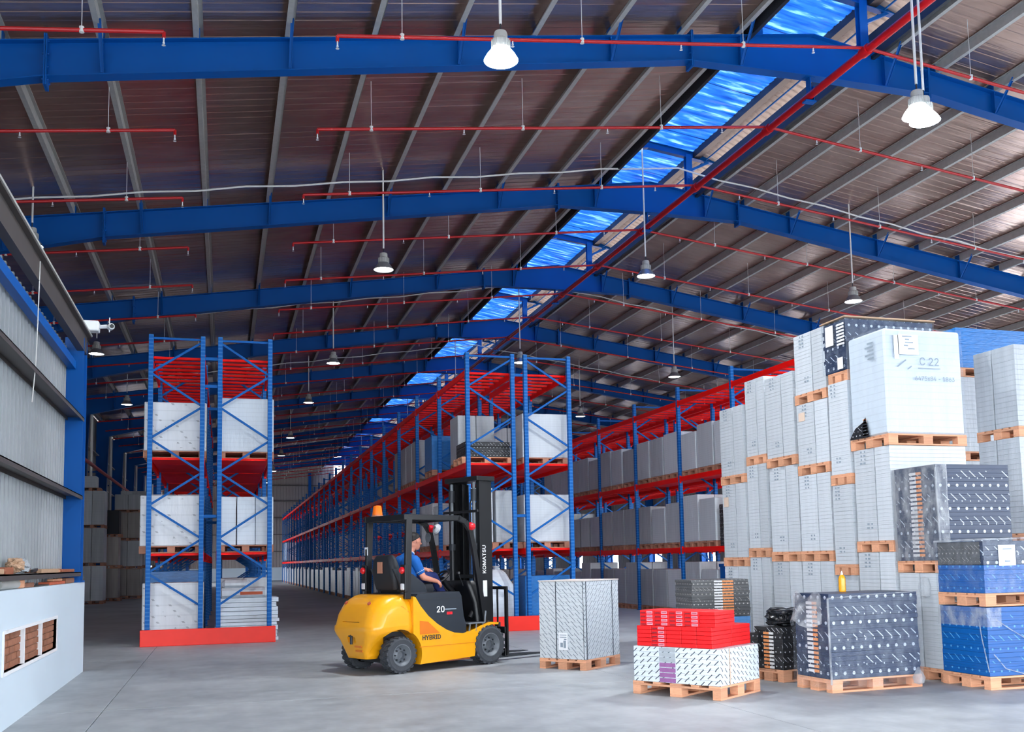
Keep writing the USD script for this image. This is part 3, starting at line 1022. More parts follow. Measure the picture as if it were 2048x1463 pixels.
def pallet(L, W, loc, rz, label, group=None, mat='wood', whole=False):
    """A timber pallet standing at loc; the first of each size is built, the rest copy it."""
    key = (round(L, 2), round(W, 2), mat, whole)
    if key in PAL:
        return dup(PAL[key], loc, rz, label, group)
    t = thing('timber_pallet', label, 'pallet', loc, rz, group)
    parts = pallet_mesh(L, W)
    if whole:
        mb = MB()
        for lst in parts:
            for q in lst:
                mb.join(q)
        obj('pallet_frame', mb, mat, t)
    else:
        for nm, lst in zip(('top_board', 'bearer', 'block', 'bottom_board'), parts):
            for q in lst:
                obj(nm, q, mat, t)
    PAL[key] = t
    return t


LOADS = {}


def rack_load(kind, W, D, Hh, mat, loc, label, group=None, halves=2, cap=None):
    """A wrapped load on a rack pallet: stacks side by side with seams, softly rounded edges; copies share one build."""
    key = (kind, round(W, 2), round(D, 2), round(Hh, 2), mat, halves)
    if key in LOADS:
        return dup(LOADS[key], loc, 0, label, group)
    t = thing('wrapped_load', label, 'pallet load', loc, 0, group)
    w = W / halves
    for k in range(halves):
        mb = MB()
        nl = 1
        for j in range(nl):
            e = random.uniform(-.006, .006)
            mb.box(-W / 2 + k * w + .006 + e, -W / 2 + (k + 1) * w - .006 + e, -D / 2 + e, D / 2 + e, Hh * j / nl + .0, Hh * (j + 1) / nl + .002, .012)
        obj('stack', mb, mat, t)
    if cap:
        obj('cap_board', MB().box(-W / 2 - .01, W / 2 + .01, -D / 2 - .01, D / 2 + .01, Hh + .002, Hh + .018), cap, t)
    LOADS[key] = t
    return t


# ---------------------------------------------------------------- pallet racking
HT = 6.13
LEV = [1.78, 3.68, 5.74]
BAY = 2.934


def rack_row(name, label, x0, x1, ya, nb, aisle, zig, detail, bars_top=True, deck=(0, 1), bays_deck=3):
    """One single-depth run of racking: upright frames from x0 to x1, nb bays going back from ya. zig: which foot the lacing starts from."""
    t = thing(name, label, 'pallet rack')
    xs_ = (x0, x1)
    for k in range(nb + 1):
        y = ya + k * BAY
        f = empty('upright_frame', t) if k < detail else None
        whole = MB()
        for x in xs_:
            s = 1 if x == x0 else -1
            mb = MB().box(x - .045, x + .045, y - .05, y + .05, .012, HT, .006)
            foot = MB().box(x - .075, x + .075, y - .08, y + .08, 0, .012)
            if f is not None:
                obj('upright', mb, 'upright_blue', f); obj('foot_plate', foot, 'rack_blue', f)
            else:
                whole.join(mb).join(foot)
        zt = HT - .07
        a, b = (x1, x0) if zig else (x0, x1)
        br = [((x0 + .03, y, zt), (x1 - .03, y, zt))]
        z = zt - .04
        while z - .662 > .25:
            br.append(((a, y, z), (b, y, z - .65)))
            a, b = b, a
            z -= .662
        br.append(((x0 + .03, y, .25), (x1 - .03, y, .25)))
        for p, q in br:
            mb = MB().beam(p, q, .03, .042)
            if f is not None and k < 2:
                obj('brace', mb, 'rack_blue', f)
            else:
                whole.join(mb)
        if f is not None:
            if len(whole.v): obj('lacing', whole, 'rack_blue', f)
        else:
            obj('upright_frame', whole, 'upright_blue', t)
    for k in range(nb):
        y = ya + k * BAY
        for li, z in enumerate(LEV):
            for x in xs_:
                s = 1 if x == x0 else -1
                obj('beam', MB().box(x - .025 - s * .02, x + .025 - s * .02, y + .05, y + BAY - .05, z - .13, z, .004).box(x - .05 * (s == 1) - .0, x + .05 * (s == -1), y + .05, y + .058, z - .17, z + .03).box(x - .05 * (s == 1), x + .05 * (s == -1), y + BAY - .058, y + BAY - .05, z - .17, z + .03), 'red_paint', t)
    for k in range(min(nb, bays_deck)):
        y = ya + k * BAY
        for li, z in enumerate(LEV):
            if li in deck:
                for q in range(3):
                    a = y + .07 + q * (BAY - .14) / 3
                    obj('deck_panel', MB().box(x0 + .03, x1 - .03, a, a + (BAY - .14) / 3 - .012, z - .05, z - .006), 'red_paint', t)
            else:
                for q in range(7):
                    a = y + .22 + q * (BAY - .44) / 6
                    obj('support_bar', MB().box(x0 + .03, x1 - .03, a - .045, a + .045, z - .06, z - .012, .004), 'red_paint', t)
    rest = MB()
    for k in range(bays_deck, nb):
        y = ya + k * BAY
        for li, z in enumerate(LEV):
            for q in range(6):
                a = y + .25 + q * (BAY - .5) / 5
                rest.box(x0 + .03, x1 - .03, a - .05, a + .05, z - .06, z - .01)
    if len(rest.v):
        obj('support_bar', rest, 'red_paint', t, kind='stuff')
    return t


XA = (-1.425, -.442, -.106, .876)
XB = (5.126, 6.167, 6.47, 7.504)
XC = (11.81, 12.85, 13.16, 14.2)
YA, YB, YC = 20.3, 20.65, 17.96
rack_row('pallet_rack', 'blue and red pallet rack at the left, left half of the pair, facing the partition', XA[0], XA[1], YA, 5, 0, True, 3)
rack_row('pallet_rack', 'blue and red pallet rack at the left, right half of the pair, facing the aisle', XA[2], XA[3], YA, 5, 1, False, 3)
rack_row('pallet_rack', 'long blue and red pallet rack behind the forklift, left half lining the aisle', XB[0], XB[1], YB, 24, 0, True, 6)
rack_row('pallet_rack', 'long pallet rack behind the forklift, right half of the pair at the white board stack', XB[2], XB[3], YB, 24, 1, False, 4)
rack_row('pallet_rack', 'pallet rack on the right running out from behind the tall white stacks', XC[0], XC[1], YC, 24, 0, True, 7)
rack_row('pallet_rack', 'back-to-back partner of the right-hand pallet rack, mostly hidden behind it', XC[2], XC[3], YC, 24, 1, False, 2)
# row spacers tie the back-to-back rows, floor guards protect their ends
def spacers(x0, x1, ys_, zs_, label):
    t = thing('row_spacer', label, 'rack spacer')
    for y in ys_:
        for z in zs_:
            obj('spacer_bar', MB().box(x0 + .046, x1 - .046, y - .02, y + .02, z - .03, z + .03), 'rack_blue', t)
    return t


spacers(XA[1], XA[2], [YA, YA + BAY], (5.68, 5.12, 2.5), 'blue spacer bars joining the two halves of the left rack')
spacers(XB[1], XB[2], [YB, YB + BAY], (5.66, 2.5), 'blue spacer bars joining the two halves of the rack behind the forklift')


def guard(x0, x1, y, label):
    t = thing('rack_guard', label, 'rack guard', (x0, y, 0))
    w = x1 - x0
    obj('guard_plate', MB().box(0, w, 0, .05, .0, .315, .008), 'guard_red', t)
    for x in (.02, w - .02):
        obj('return_plate', MB().box(x - .02, x + .02, .05, .38, .0, .3), 'guard_red', t)
    mb = MB()
    for x in (.25, w / 2, w - .25):
        mb.box(x - .06, x + .06, .05, .14, 0, .01).tube([(x, .1, .01), (x, .1, .03)], .012, 6)
    obj('anchor', mb, 'guard_red', t)


guard(-1.53, .985, 19.93, 'bright red floor guard across the foot of the left rack')
guard(5.0, 7.62, 20.28, 'red floor guard across the foot of the rack behind the forklift')


# loads standing in the racks
def place(kind, W, D, Hh, mat, x, y, z, label, group=None, halves=2, cap=None, whole=True, pal=True, plabel=None):
    dz = .144 if pal else 0
    rack_load(kind, W, D, Hh, mat, (x, y, z + dz), label, group, halves, cap)
    if pal:
        pallet(D if False else max(W, .8), D, (x, y, z), 0, plabel or 'pallet under the ' + label, 'pallets in the racking', mat='wood_shelf', whole=whole)


ca = (XA[0] + XA[1]) / 2 - .03
cb = (XA[2] + XA[3]) / 2 + .03
place('a', 1.16, .86, 1.05, 'load_marked', ca, YA + .62, 0, 'mark-printed white load on the floor at the left end of the left rack', halves=1, whole=False, plabel='timber pallet on the floor at the left end of the left rack')
place('a', 1.2, .86, 1.0, 'load_marked', ca - .05, YA + .62, LEV[0], 'mark-printed white load on the lowest shelf of the left rack', halves=1, whole=False, plabel='timber pallet on the lowest shelf of the left rack, left half')
place('a', 1.2, .86, .98, 'load_marked', ca, YA + .62, LEV[1], 'mark-printed white load on the middle shelf of the left rack', halves=1, whole=False, plabel='timber pallet on the middle shelf of the left rack, left half')
place('b', 1.1, .86, .98, 'load_pale', cb, YA + .62, LEV[0], 'plain pale load on the lowest shelf of the left rack, right half', halves=3, whole=False, plabel='timber pallet on the lowest shelf of the left rack, right half')
place('b2', 1.1, .86, 1.1, 'load_pale', cb, YA + .62, LEV[1], 'plain pale load on the middle shelf of the left rack, right half', halves=1, whole=False, plabel='timber pallet on the middle shelf of the left rack, right half')
place('blue', 1.1, .85, 1.28, 'blue_film_load', ca, YA + 1.9, 0, 'blue film-wrapped load behind the white one under the left rack', halves=1)
place('grey', 1.1, .85, 1.1, 'load_grey', cb, YA + 2.0, 0, 'grey wrapped load behind the white boards under the left rack', halves=2)
for k, (z, nm) in enumerate(((LEV[0], 'lowest'), (LEV[1], 'middle'))):
    place('grey', 1.1, .85, 1.1, 'load_grey', ca, YA + 1.7, z, f'grey load behind the printed one, {nm} shelf of the left rack')
    place('greyb', 1.0, .85, 1.05, 'load_dull', cb, YA + 1.7, z, f'dull load behind the pale one, {nm} shelf of the left rack')
# white boards stacked loose at the foot of the right half
wbt = thing('board_stack', 'loose stack of white boards on the floor at the right of the left rack', 'board stack', (cb + .04, YA + .62, 0))
z = 0.
for k in range(11):
    h = random.uniform(.06, .1)
    w, d = 1.2 + random.uniform(-.04, .05), .86 + random.uniform(-.04, .03)
    ox = random.uniform(-.02, .04)
    obj('board', MB().box(ox - w / 2, ox + w / 2, -d / 2, d / 2, z, z + h - .006, .004), 'load_pale', wbt)
    z += h
    if z > .92: break
ZB = z
sk = thing('paper_bundle', 'wrapped paper bundle lying on top of the white boards at the left rack', 'paper bundle', (cb, YA + .62, ZB - .002))
obj('bundle', MB().box(-.5, .44, -.38, .38, 0, .2, .05).box(-.46, .1, -.3, .36, .19, .36, .06), 'load_grey', sk)
obj('tape', MB().box(-.1, .34, -.386, -.38, .06, .12), 'wood_red', sk)

# long rack, front bay
cl, cr = (XB[0] + XB[1]) / 2, (XB[2] + XB[3]) / 2
place('w', 1.1, .86, 1.06, 'load_white', cr, YB + .62, LEV[0], 'pale wrapped load on the lowest shelf, right half of the rack behind the forklift', halves=1, whole=False, plabel='timber pallet on the lowest shelf, right half of the rack behind the forklift')
place('w', 1.1, .86, 1.0, 'load_white', cr, YB + .62, LEV[1], 'pale wrapped load on the middle shelf, right half of the rack behind the forklift', halves=1, whole=False, plabel='timber pallet on the middle shelf, right half of the rack behind the forklift')
place('blue', 1.08, .86, 1.02, 'blue_film_load', cr, YB + .66, 0, 'blue load on the floor under the rack behind the forklift, right half', halves=1)
place('wl', .56, .86, 1.2, 'load_white', cl - .2, YB + .62, LEV[0], 'tall pale load seen beside the mast on the lowest shelf', halves=1)
place('wl2', .5, .86, 1.16, 'load_grey', cl + .42, YB + .75, LEV[0], 'grey load on the lowest shelf beside the spacer behind the forklift', halves=1)
# white sack at the foot of the left half
sack = thing('white_sack', 'bulging white sack on the floor behind the fork carriage', 'sack', (cl + .2, YB + .55, 0))
V = trimesh.creation.icosphere(3)
v = np.asarray(V.vertices) * [.5, .4, .66] + [0, 0, .66]
v[:, :2] *= (1.08 - .35 * np.clip((v[:, 2:3] - .7) / .8, 0, 1))
v = v + .06 * (meshkit.fbm(v * 3.2, 3, 5)[:, None] - .5) * 2
v[:, 2] = np.clip(v[:, 2], 0, None)
obj('sack_body', MB().add(v, V.faces), 'load_pale', sack, smooth=True)
obj('sack_neck', MB().lathe([(.1, 0), (.05, .06), (.09, .13), (0, .12)], 10, (0.02, 0, 1.27)), 'load_pale', sack, smooth=True)
pk = thing('dark_carton_stack', 'low stack of dark dotted cartons on the middle shelf above the mast', 'carton stack', (cl - .02, YB + .62, LEV[1] + .144))
mb = MB()
for q in range(3):
    obj('carton_layer', MB().box(-.52, .52, -.42, .42, q * .115, q * .115 + .112, .006), 'print_black', pk)
pallet(1.2, .86, (cl - .02, YB + .62, LEV[1]), 0, 'timber pallet under the dark dotted cartons on the middle shelf')
place('g2', .9, .8, 1.1, 'load_grey', cl + .02, YB + 1.75, LEV[1], 'grey load standing behind the dark cartons on the middle shelf')
place('blue2', 1.08, .9, .86, 'blue_film_load', cl - .12, YB + BAY + .75, LEV[1], 'blue film-wrapped load on the middle shelf of the long aisle rack', halves=1)
names = {0: 'floor', 1: 'lowest shelf', 2: 'middle shelf'}


def face_loads(tagname, xc, ya, bays, level, mats, hs, per=3, D=.84, halves=2, skip=(), W=1.0):
    for b in bays:
        for q in range(per):
            if (b, q) in skip: continue
            y = ya + b * BAY + .07 + (q + .5) * (BAY - .14) / per
            z = 0 if level == 0 else LEV[level - 1]
            mat = mats[int(rng.integers(len(mats)))]
            h = hs[int(rng.integers(len(hs)))]
            lab = f'grey load on the {names[level]} of {tagname}, {ORD[b]} bay, {["near", "middle", "far"][q] if per == 3 else ["near", "far"][q]} place'
            place('r', W, D, h, mat, xc, y, z, lab, f'wrapped loads on the {names[level]} of {tagname}', halves, plabel=f'timber pallet on the {names[level]} of {tagname}, {ORD[b]} bay, {["near", "middle", "far"][q] if per == 3 else ["near", "far"][q]} place')


aisle = 'the long aisle rack'
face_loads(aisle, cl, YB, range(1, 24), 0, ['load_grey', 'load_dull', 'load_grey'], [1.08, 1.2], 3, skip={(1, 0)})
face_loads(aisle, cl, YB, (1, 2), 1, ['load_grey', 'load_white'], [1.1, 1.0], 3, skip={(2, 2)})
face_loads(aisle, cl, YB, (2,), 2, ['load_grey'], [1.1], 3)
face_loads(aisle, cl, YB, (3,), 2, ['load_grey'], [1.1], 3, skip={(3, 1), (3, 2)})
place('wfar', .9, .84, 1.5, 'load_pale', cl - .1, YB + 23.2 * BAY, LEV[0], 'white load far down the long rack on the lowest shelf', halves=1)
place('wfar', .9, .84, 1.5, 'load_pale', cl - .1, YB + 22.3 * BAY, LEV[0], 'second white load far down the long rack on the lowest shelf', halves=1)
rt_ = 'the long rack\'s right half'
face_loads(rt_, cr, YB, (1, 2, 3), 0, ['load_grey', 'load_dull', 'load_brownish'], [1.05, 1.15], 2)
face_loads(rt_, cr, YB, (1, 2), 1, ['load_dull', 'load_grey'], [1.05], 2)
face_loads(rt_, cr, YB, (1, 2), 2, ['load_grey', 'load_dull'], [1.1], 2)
cc_ = (XC[0] + XC[1]) / 2
rc = 'the right-hand rack'
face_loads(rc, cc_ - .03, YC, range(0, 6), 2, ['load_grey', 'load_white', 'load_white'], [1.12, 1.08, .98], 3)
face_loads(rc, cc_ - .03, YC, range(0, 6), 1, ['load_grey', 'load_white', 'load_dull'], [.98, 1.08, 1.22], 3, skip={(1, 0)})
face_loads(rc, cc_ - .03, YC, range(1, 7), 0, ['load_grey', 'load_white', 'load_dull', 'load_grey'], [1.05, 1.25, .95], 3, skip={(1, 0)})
bn = thing('blue_bin', 'deep blue crate on the floor under the right-hand rack', 'crate', (cc_, YC + BAY + .55, 0))
obj('crate_body', MB().box(-.5, .5, -.42, .42, .1, 1.3, .02).box(-.48, .48, -.4, -.3, 0, .1).box(-.48, .48, .3, .4, 0, .1), 'steel_blue', bn)
obj('crate_rim', MB().box(-.52, .52, -.44, .44, 1.26, 1.34, .015), 'steel_blue', bn)
pk2 = thing('dark_carton_stack', 'dark carton stack on the lowest shelf of the right-hand rack next to the tall stacks', 'carton stack', (cc_, YC + BAY + .5, LEV[0]))
for q in range(9):
    obj('carton_layer', MB().box(-.5, .5, -.38, .38, q * .115, q * .115 + .112, .006), 'print_black', pk2)

# ---------------------------------------------------------------- stacks far left behind the partition
def tower(x, y, W, D, hs, mats, label, halves=2):
    z = 0
    for k, h in enumerate(hs):
        lev = ['floor tier', 'second tier', 'third tier', 'top tier', 'very top'][k]
        place('t', W, D, h - .144, mats[k % len(mats)], x, y, z, f'{label}, {lev}', None, halves, plabel=f'timber pallet under the {label}, {lev}')
        z += h


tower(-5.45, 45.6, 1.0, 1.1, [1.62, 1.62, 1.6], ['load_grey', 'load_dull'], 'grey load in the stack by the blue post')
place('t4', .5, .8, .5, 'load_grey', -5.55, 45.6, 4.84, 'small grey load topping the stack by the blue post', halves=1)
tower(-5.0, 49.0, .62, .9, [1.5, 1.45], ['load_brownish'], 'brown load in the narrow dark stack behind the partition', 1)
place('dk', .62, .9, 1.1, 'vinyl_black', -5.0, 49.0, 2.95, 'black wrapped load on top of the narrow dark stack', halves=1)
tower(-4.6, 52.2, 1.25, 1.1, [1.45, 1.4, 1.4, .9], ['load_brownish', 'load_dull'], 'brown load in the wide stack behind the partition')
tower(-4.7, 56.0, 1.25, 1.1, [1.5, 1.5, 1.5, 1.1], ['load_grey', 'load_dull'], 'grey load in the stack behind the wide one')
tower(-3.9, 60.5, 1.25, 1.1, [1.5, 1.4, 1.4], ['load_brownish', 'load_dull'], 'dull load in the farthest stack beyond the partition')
# ---------------------------------------------------------------- the forklift truck (x forward, y left, z up; rear axle over the origin)
FTH = math.radians(25.3)
FO = (2.09, 13.82, 0)
fk = thing('forklift_truck', 'yellow and black counterbalance forklift truck in the middle of the floor', 'forklift', FO, FTH)


def man(mb):
    v, f = mb.arr()
    return m3.Manifold(m3.Mesh(np.asarray(v, np.float32), np.asarray(f, np.uint32)))


def rr(xa, xb, hw, r, n=5):
    """Rounded rectangle from xa to xb, half width hw."""
    out = []
    for cx, cy, a0 in ((xb - r, hw - r, 0), (xa + r, hw - r, PI / 2), (xa + r, -hw + r, PI), (xb - r, -hw + r, 3 * PI / 2)):
        for k in range(n):
            a = a0 + k / (n - 1) * PI / 2
            out.append((cx + r * math.cos(a), cy + r * math.sin(a)))
    return np.array(out)


def loft(levels):
    """Closed body through rounded rectangles (z, xa, xb, halfwidth, radius)."""
    rings = [np.c_[rr(xa, xb, hw, r), np.full(20, z)] for z, xa, xb, hw, r in levels]
    n = 20
    V = np.vstack(rings + [rings[0].mean(0)[None], rings[-1].mean(0)[None]])
    F = []
    k = len(rings)
    for a in range(k - 1):
        for j in range(n):
            q = (j + 1) % n
            F += [[a * n + j, a * n + q, (a + 1) * n + q], [a * n + j, (a + 1) * n + q, (a + 1) * n + j]]
    for j in range(n):
        q = (j + 1) % n
        F += [[k * n, q, j], [k * n + 1, (k - 1) * n + j, (k - 1) * n + q]]
    return MB().add(V, F)


def cylm(x, z, r, y0, y1, n=32):
    return man(MB().tube([(x, y0, z), (x, y1, z)], r, n))


cw = loft([(.2, -.36, -.15, .25, .06), (.3, -.4, -.12, .3, .1), (.44, -.43, .0, .4, .13), (.53, -.46, .36, .5, .17), (.58, -.475, .36, .53, .19), (.64, -.47, .36, .54, .2),
           (.655, -.455, .36, .53, .2), (.8, -.42, .36, .53, .22), (.92, -.36, .34, .515, .24), (1.0, -.28, .3, .49, .24), (1.045, -.2, .26, .46, .22), (1.065, -.12, .22, .42, .16)])
cwm = man(cw)
for s in (-1, 1):
    cwm = cwm - cylm(0, .25, .345, s * .27, s * .8)
cwm = cwm - man(MB().box(-.5, -.41, -.1, .1, .42, .5)) - man(MB().box(-.5, -.4, -.2, .22, .7, .71))
q = cwm.to_mesh()
cwp = obj('counterweight', MB().add(q.vert_properties[:, :3], q.tri_verts), 'yellow', fk, smooth=32)
# counterweight details
obj('tow_pin', MB().tube([(-.445, 0, .4), (-.445, 0, .53)], .02, 8).box(-.46, -.42, -.05, .05, .5, .52), 'dark_metal', cwp)
obj('rear_grille', MB().box(-.425, -.38, -.22, -.05, .36, .385).box(-.41, -.37, -.22, -.05, .3, .325), 'yellow_dark', cwp)
obj('lift_eye', MB().lathe([(0, 0), (.022, 0), (.03, .02), (0, .025)], 10, (-.325, -.28, .95), (-.75, -.1, .65)), 'wood_red', cwp)
obj('lift_eye', MB().lathe([(0, 0), (.022, 0), (.03, .02), (0, .025)], 10, (-.325, .3, .95), (-.75, .1, .65)), 'wood_red', cwp)
obj('hood_seam', MB().tube([(-.1, -.5, .93), (.06, -.515, .9), (.16, -.52, .82)], .006, 5), 'yellow_dark', cwp)
obj('badge', MB().lathe([(0, 0), (.03, 0), (0, .006)], 12, (-.38, -.46, .565), (-.7, -1, 0)), 'chrome', cwp)

# side bodies with the swept top line and the front wheel arch
side = [(.28, .1), (1.29, .14), (1.32, .3), (1.36, .42), (1.45, .52), (1.6, .575), (1.75, .57), (1.76, .60), (1.6, .612), (1.42, .575), (1.25, .515), (1.08, .482), (.92, .5), (.78, .55), (.62, .64), (.46, .76), (.33, .9), (.24, 1.03), (.2, 1.04), (.2, .3)]
sb = MB()
for s in (-1, 1):
    y0 = -.565 if s < 0 else .30
    sb.prism(side, .265, (0, y0 + .265, 0), (1, 0, 0), (0, 0, 1))
sbm = man(sb)
for s in (-1, 1):
    sbm = sbm - cylm(0, .25, .345, s * .27, s * .8)
q = sbm.to_mesh()
bd = obj('body', MB().add(q.vert_properties[:, :3], q.tri_verts), 'yellow', fk, smooth=30)
obj('chassis', MB().box(-.1, 1.7, -.3, .3, .13, .55), 'dark_metal', fk)
obj('underside', MB().box(.4, 1.25, -.5, .5, .1, .14), 'rust_pipe', fk)
obj('seam', MB().box(.3, 1.3, -.568, -.565, .335, .342), 'yellow_dark', bd)
pan = [(.25, 1.03), (.335, .895), (.465, .755), (.625, .635), (.785, .545), (.925, .495), (1.08, .478), (1.14, .49), (1.14, .6), (1.1, .72), (1.06, 1.02), (1.02, 1.08), (.6, 1.08), (.28, 1.07)]
mb = MB()
for y0 in (-.56, .32):
    mb.prism(pan, .24, (0, y0 + .24, 0), (1, 0, 0), (0, 0, 1))
obj('side_cover', mb, 'charcoal', fk)
obj('engine_hood', MB().box(.16, 1.04, -.42, .42, .55, 1.08, .03), 'charcoal', fk)
obj('hood_lip', MB().box(.22, 1.0, -.563, -.556, .985, 1.0), 'dark_metal', fk)
obj('floor_plate', MB().box(1.0, 1.66, -.5, .5, .6, .625, .006), 'black_paint', fk)
st = MB().box(1.18, 1.5, -.57, -.4, .6, .62, .005)
for x in (1.22, 1.34, 1.46):
    st.tube([(x, -.55, .6), (x - .02, -.555, .5)], .014, 6)
st.tube([(1.5, -.55, .62), (1.52, -.55, .78)], .014, 6)
obj('step', st, 'rim_grey', fk)
obj('dashboard', loft([(.6, 1.45, 1.66, .44, .05), (.9, 1.42, 1.64, .42, .06), (1.15, 1.34, 1.56, .38, .07), (1.22, 1.36, 1.52, .34, .06)]), 'black_paint', fk, smooth=35)
obj('steering_column', MB().tube([(1.4, 0, 1.0), (1.12, -.02, 1.25)], .05, 10), 'black_paint', fk, smooth=40)
sw = obj('steering_wheel', MB().mesh(trimesh.creation.torus(.165, .017, 28, 8)).put(np.array([[.82, 0, -.57, 1.08], [0, 1, 0, -.02], [.57, 0, .82, 1.275], [0, 0, 0, 1]])), 'black_paint', fk, smooth=True)
obj('spoke', MB().beam((1.08 - .13, -.02, 1.275 - .09), (1.08 + .13, -.02, 1.275 + .09), .03, .014).beam((1.08, -.18, 1.275), (1.08, .14, 1.275), .03, .014), 'black_paint', sw)
obj('lever', MB().tube([(1.3, -.3, 1.15), (1.2, -.32, 1.34)], .01, 6).lathe([(0, 0), (.024, .0), (.024, .03), (0, .035)], 8, (1.2, -.32, 1.33)), 'black_paint', fk)
# seat
seat = obj('seat', loft([(1.07, .22, .82, .24, .06), (1.12, .18, .84, .26, .08), (1.19, .2, .82, .25, .08), (1.21, .24, .78, .22, .08)]), 'vinyl_black', fk, smooth=40)
bk = loft([(0, -.09, .09, .25, .06), (.1, -.1, .08, .27, .07), (.3, -.1, .07, .26, .07), (.42, -.09, .06, .23, .07), (.48, -.06, .04, .17, .05)])
c, s = math.cos(.16), math.sin(.16)
bk.put(np.array([[c, 0, -s, .2], [0, 1, 0, 0], [s, 0, c, 1.14], [0, 0, 0, 1]]))
obj('backrest', bk, 'vinyl_black', seat, smooth=40)
obj('label', MB().box(.035, .045, -.05, .07, 1.36, 1.52), 'brown_label', seat)
for s in (-1, 1):
    obj('seat_side', loft([(1.06, .2, .66, .03, .02), (1.2, .16, .6, .035, .02), (1.34, .1, .4, .03, .02), (1.42, .06, .2, .02, .01)]).move((0, s * .27, 0)), 'charcoal', seat, smooth=40)
# overhead guard
yg = .49
gd = MB()
for s in (-1, 1):
    gd.beam((.15, s * yg, 1.0), (.19, s * yg, 2.1), .05, .1, (1, 0, 0), .008)
obj('rear_pillar', MB().beam((.15, -yg, 1.0), (.19, -yg, 2.14), .055, .1, (1, 0, 0), .008), 'black_paint', fk)
obj('rear_pillar', MB().beam((.15, yg, 1.0), (.19, yg, 2.14), .055, .1, (1, 0, 0), .008), 'black_paint', fk)
for s in (-1, 1):
    pts = [(1.56, s * yg, .55), (1.5, s * yg, .9), (1.43, s * yg, 1.3), (1.36, s * yg, 1.7), (1.29, s * yg, 1.97), (1.2, s * yg, 2.09), (1.06, s * yg, 2.14)]
    mb = MB()
    for a, b in zip(pts[:-1], pts[1:]):
        mb.beam(a, b, .05, .075, (1, 0, .2))
    obj('front_pillar', mb, 'black_paint', fk)
roof = MB()
for s in (-1, 1):
    roof.beam((.1, s * yg, 2.14), (1.1, s * yg, 2.14), .05, .08, b=.006)
roof.beam((.14, -yg, 2.14), (.14, yg, 2.14), .07, .08).beam((1.1, -yg, 2.14), (1.1, yg, 2.14), .07, .07)
rf = obj('overhead_guard', roof, 'black_paint', fk)
for k in range(6):
    x = .26 + k * .145
    obj('guard_bar', MB().beam((x, -yg, 2.15), (x, yg, 2.15), .025, .05), 'black_paint', rf)
be = obj('beacon', MB().lathe([(0, .0), (.07, .0), (.075, .02), (.06, .13), (.05, .145), (0, .15)], 18, (.24, .36, 2.2)), 'orange_lamp', fk, smooth=40)
obj('beacon_base', MB().lathe([(0, 0), (.085, 0), (.085, .035), (0, .035)], 18, (.24, .36, 2.17)), 'brown_label', be)
for s in (-1, 1):
    lp = obj('rear_lamp', MB().lathe([(0, 0), (.045, 0), (.05, .03), (.035, .05), (0, .055)], 14, (.09, s * yg, 1.4), (-1, 0, 0)), 'red_lamp', fk, smooth=40)
    obj('lamp_bracket', MB().box(.08, .13, s * yg - .06, s * yg + .06, 1.1, 1.48, .008), 'black_paint', lp)
    obj('reverse_lamp', MB().box(.06, .09, s * yg - .035, s * yg + .035, 1.13, 1.22, .008), 'clear_lamp', lp)
    obj('front_lamp', MB().lathe([(0, -.06), (.055, -.05), (.065, 0), (.05, .05), (0, .06)], 14, (1.31, s * (yg + .0), 2.02), (1, 0, 0)), 'red_lamp', fk, smooth=40)
    obj('lamp_stalk', MB().tube([(1.26, s * yg, 2.06), (1.31, s * yg, 2.02)], .02, 6), 'black_paint', fk)
obj('mirror', MB().lathe([(0, 0), (.07, .005), (.075, .02), (0, .04)], 14, (1.16, .34, 1.88), (-1, .1, 0)), 'rim_grey', fk, smooth=40)
obj('work_lamp', MB().lathe([(.03, 0), (.075, .03), (.08, .06), (0, .065)], 14, (1.24, .3, 2.03), (1, 0, -.4)), 'clear_lamp', fk, smooth=40)
# mast: outer and inner channels, cross members, cylinders, chains, hoses
ms = empty('mast', fk)
for s in (-1, 1):
    mb = MB()
    for x0, x1, yy in ((1.58, 1.74, .36), (1.74, 1.86, .315)):
        mb.box(x0, x1, s * yy - .008, s * yy + .008, .1 if x0 < 1.7 else .14, 2.76)
        for xx in (x0, x1 - .018):
            mb.box(xx, xx + .018, min(s * yy, s * (yy - .06)), max(s * yy, s * (yy - .06)), .1 if x0 < 1.7 else .14, 2.76)
    obj('mast_channel', mb, 'black_paint', ms)
    obj('inner_channel', MB().box(1.7, 1.83, s * .24 - .008, s * .24 + .008, .16, 2.7).box(1.7, 1.715, s * .21 - .03, s * .21 + .03, .16, 2.7).box(1.815, 1.83, s * .21 - .03, s * .21 + .03, .16, 2.7), 'black_paint', ms)
    obj('lift_cylinder', MB().tube([(1.56, s * .27, .3), (1.56, s * .27, 1.7)], .042, 12), 'black_paint', ms, smooth=40)
    obj('cylinder_rod', MB().tube([(1.56, s * .27, 1.7), (1.56, s * .27, 2.7)], .026, 10), 'rim_grey', ms, smooth=40)
    obj('rod_gland', MB().lathe([(.03, 0), (.055, .0), (.055, .1), (.03, .1)], 12, (1.56, s * .27, 1.68)).lathe([(.02, 0), (.05, .0), (.05, .18), (.02, .18)], 12, (1.56, s * .27, 2.42)), 'dark_metal', ms, smooth=40)
    obj('tilt_cylinder', MB().tube([(1.4, s * .33, .68), (1.58, s * .33, .95)], .035, 10), 'black_paint', ms, smooth=40)
    obj('chain', MB().box(1.86, 1.88, s * .12 - .02, s * .12 + .02, .5, 2.6), 'dark_metal', ms)
    obj('hose', MB().tube([(1.75, s * .05, .6), (1.75, s * .06, 1.6), (1.77, s * .08, 2.4), (1.84, s * .08, 2.58), (1.88, s * .07, 2.3), (1.88, s * .06, .8)], .014, 6), 'rubber', ms, smooth=40)
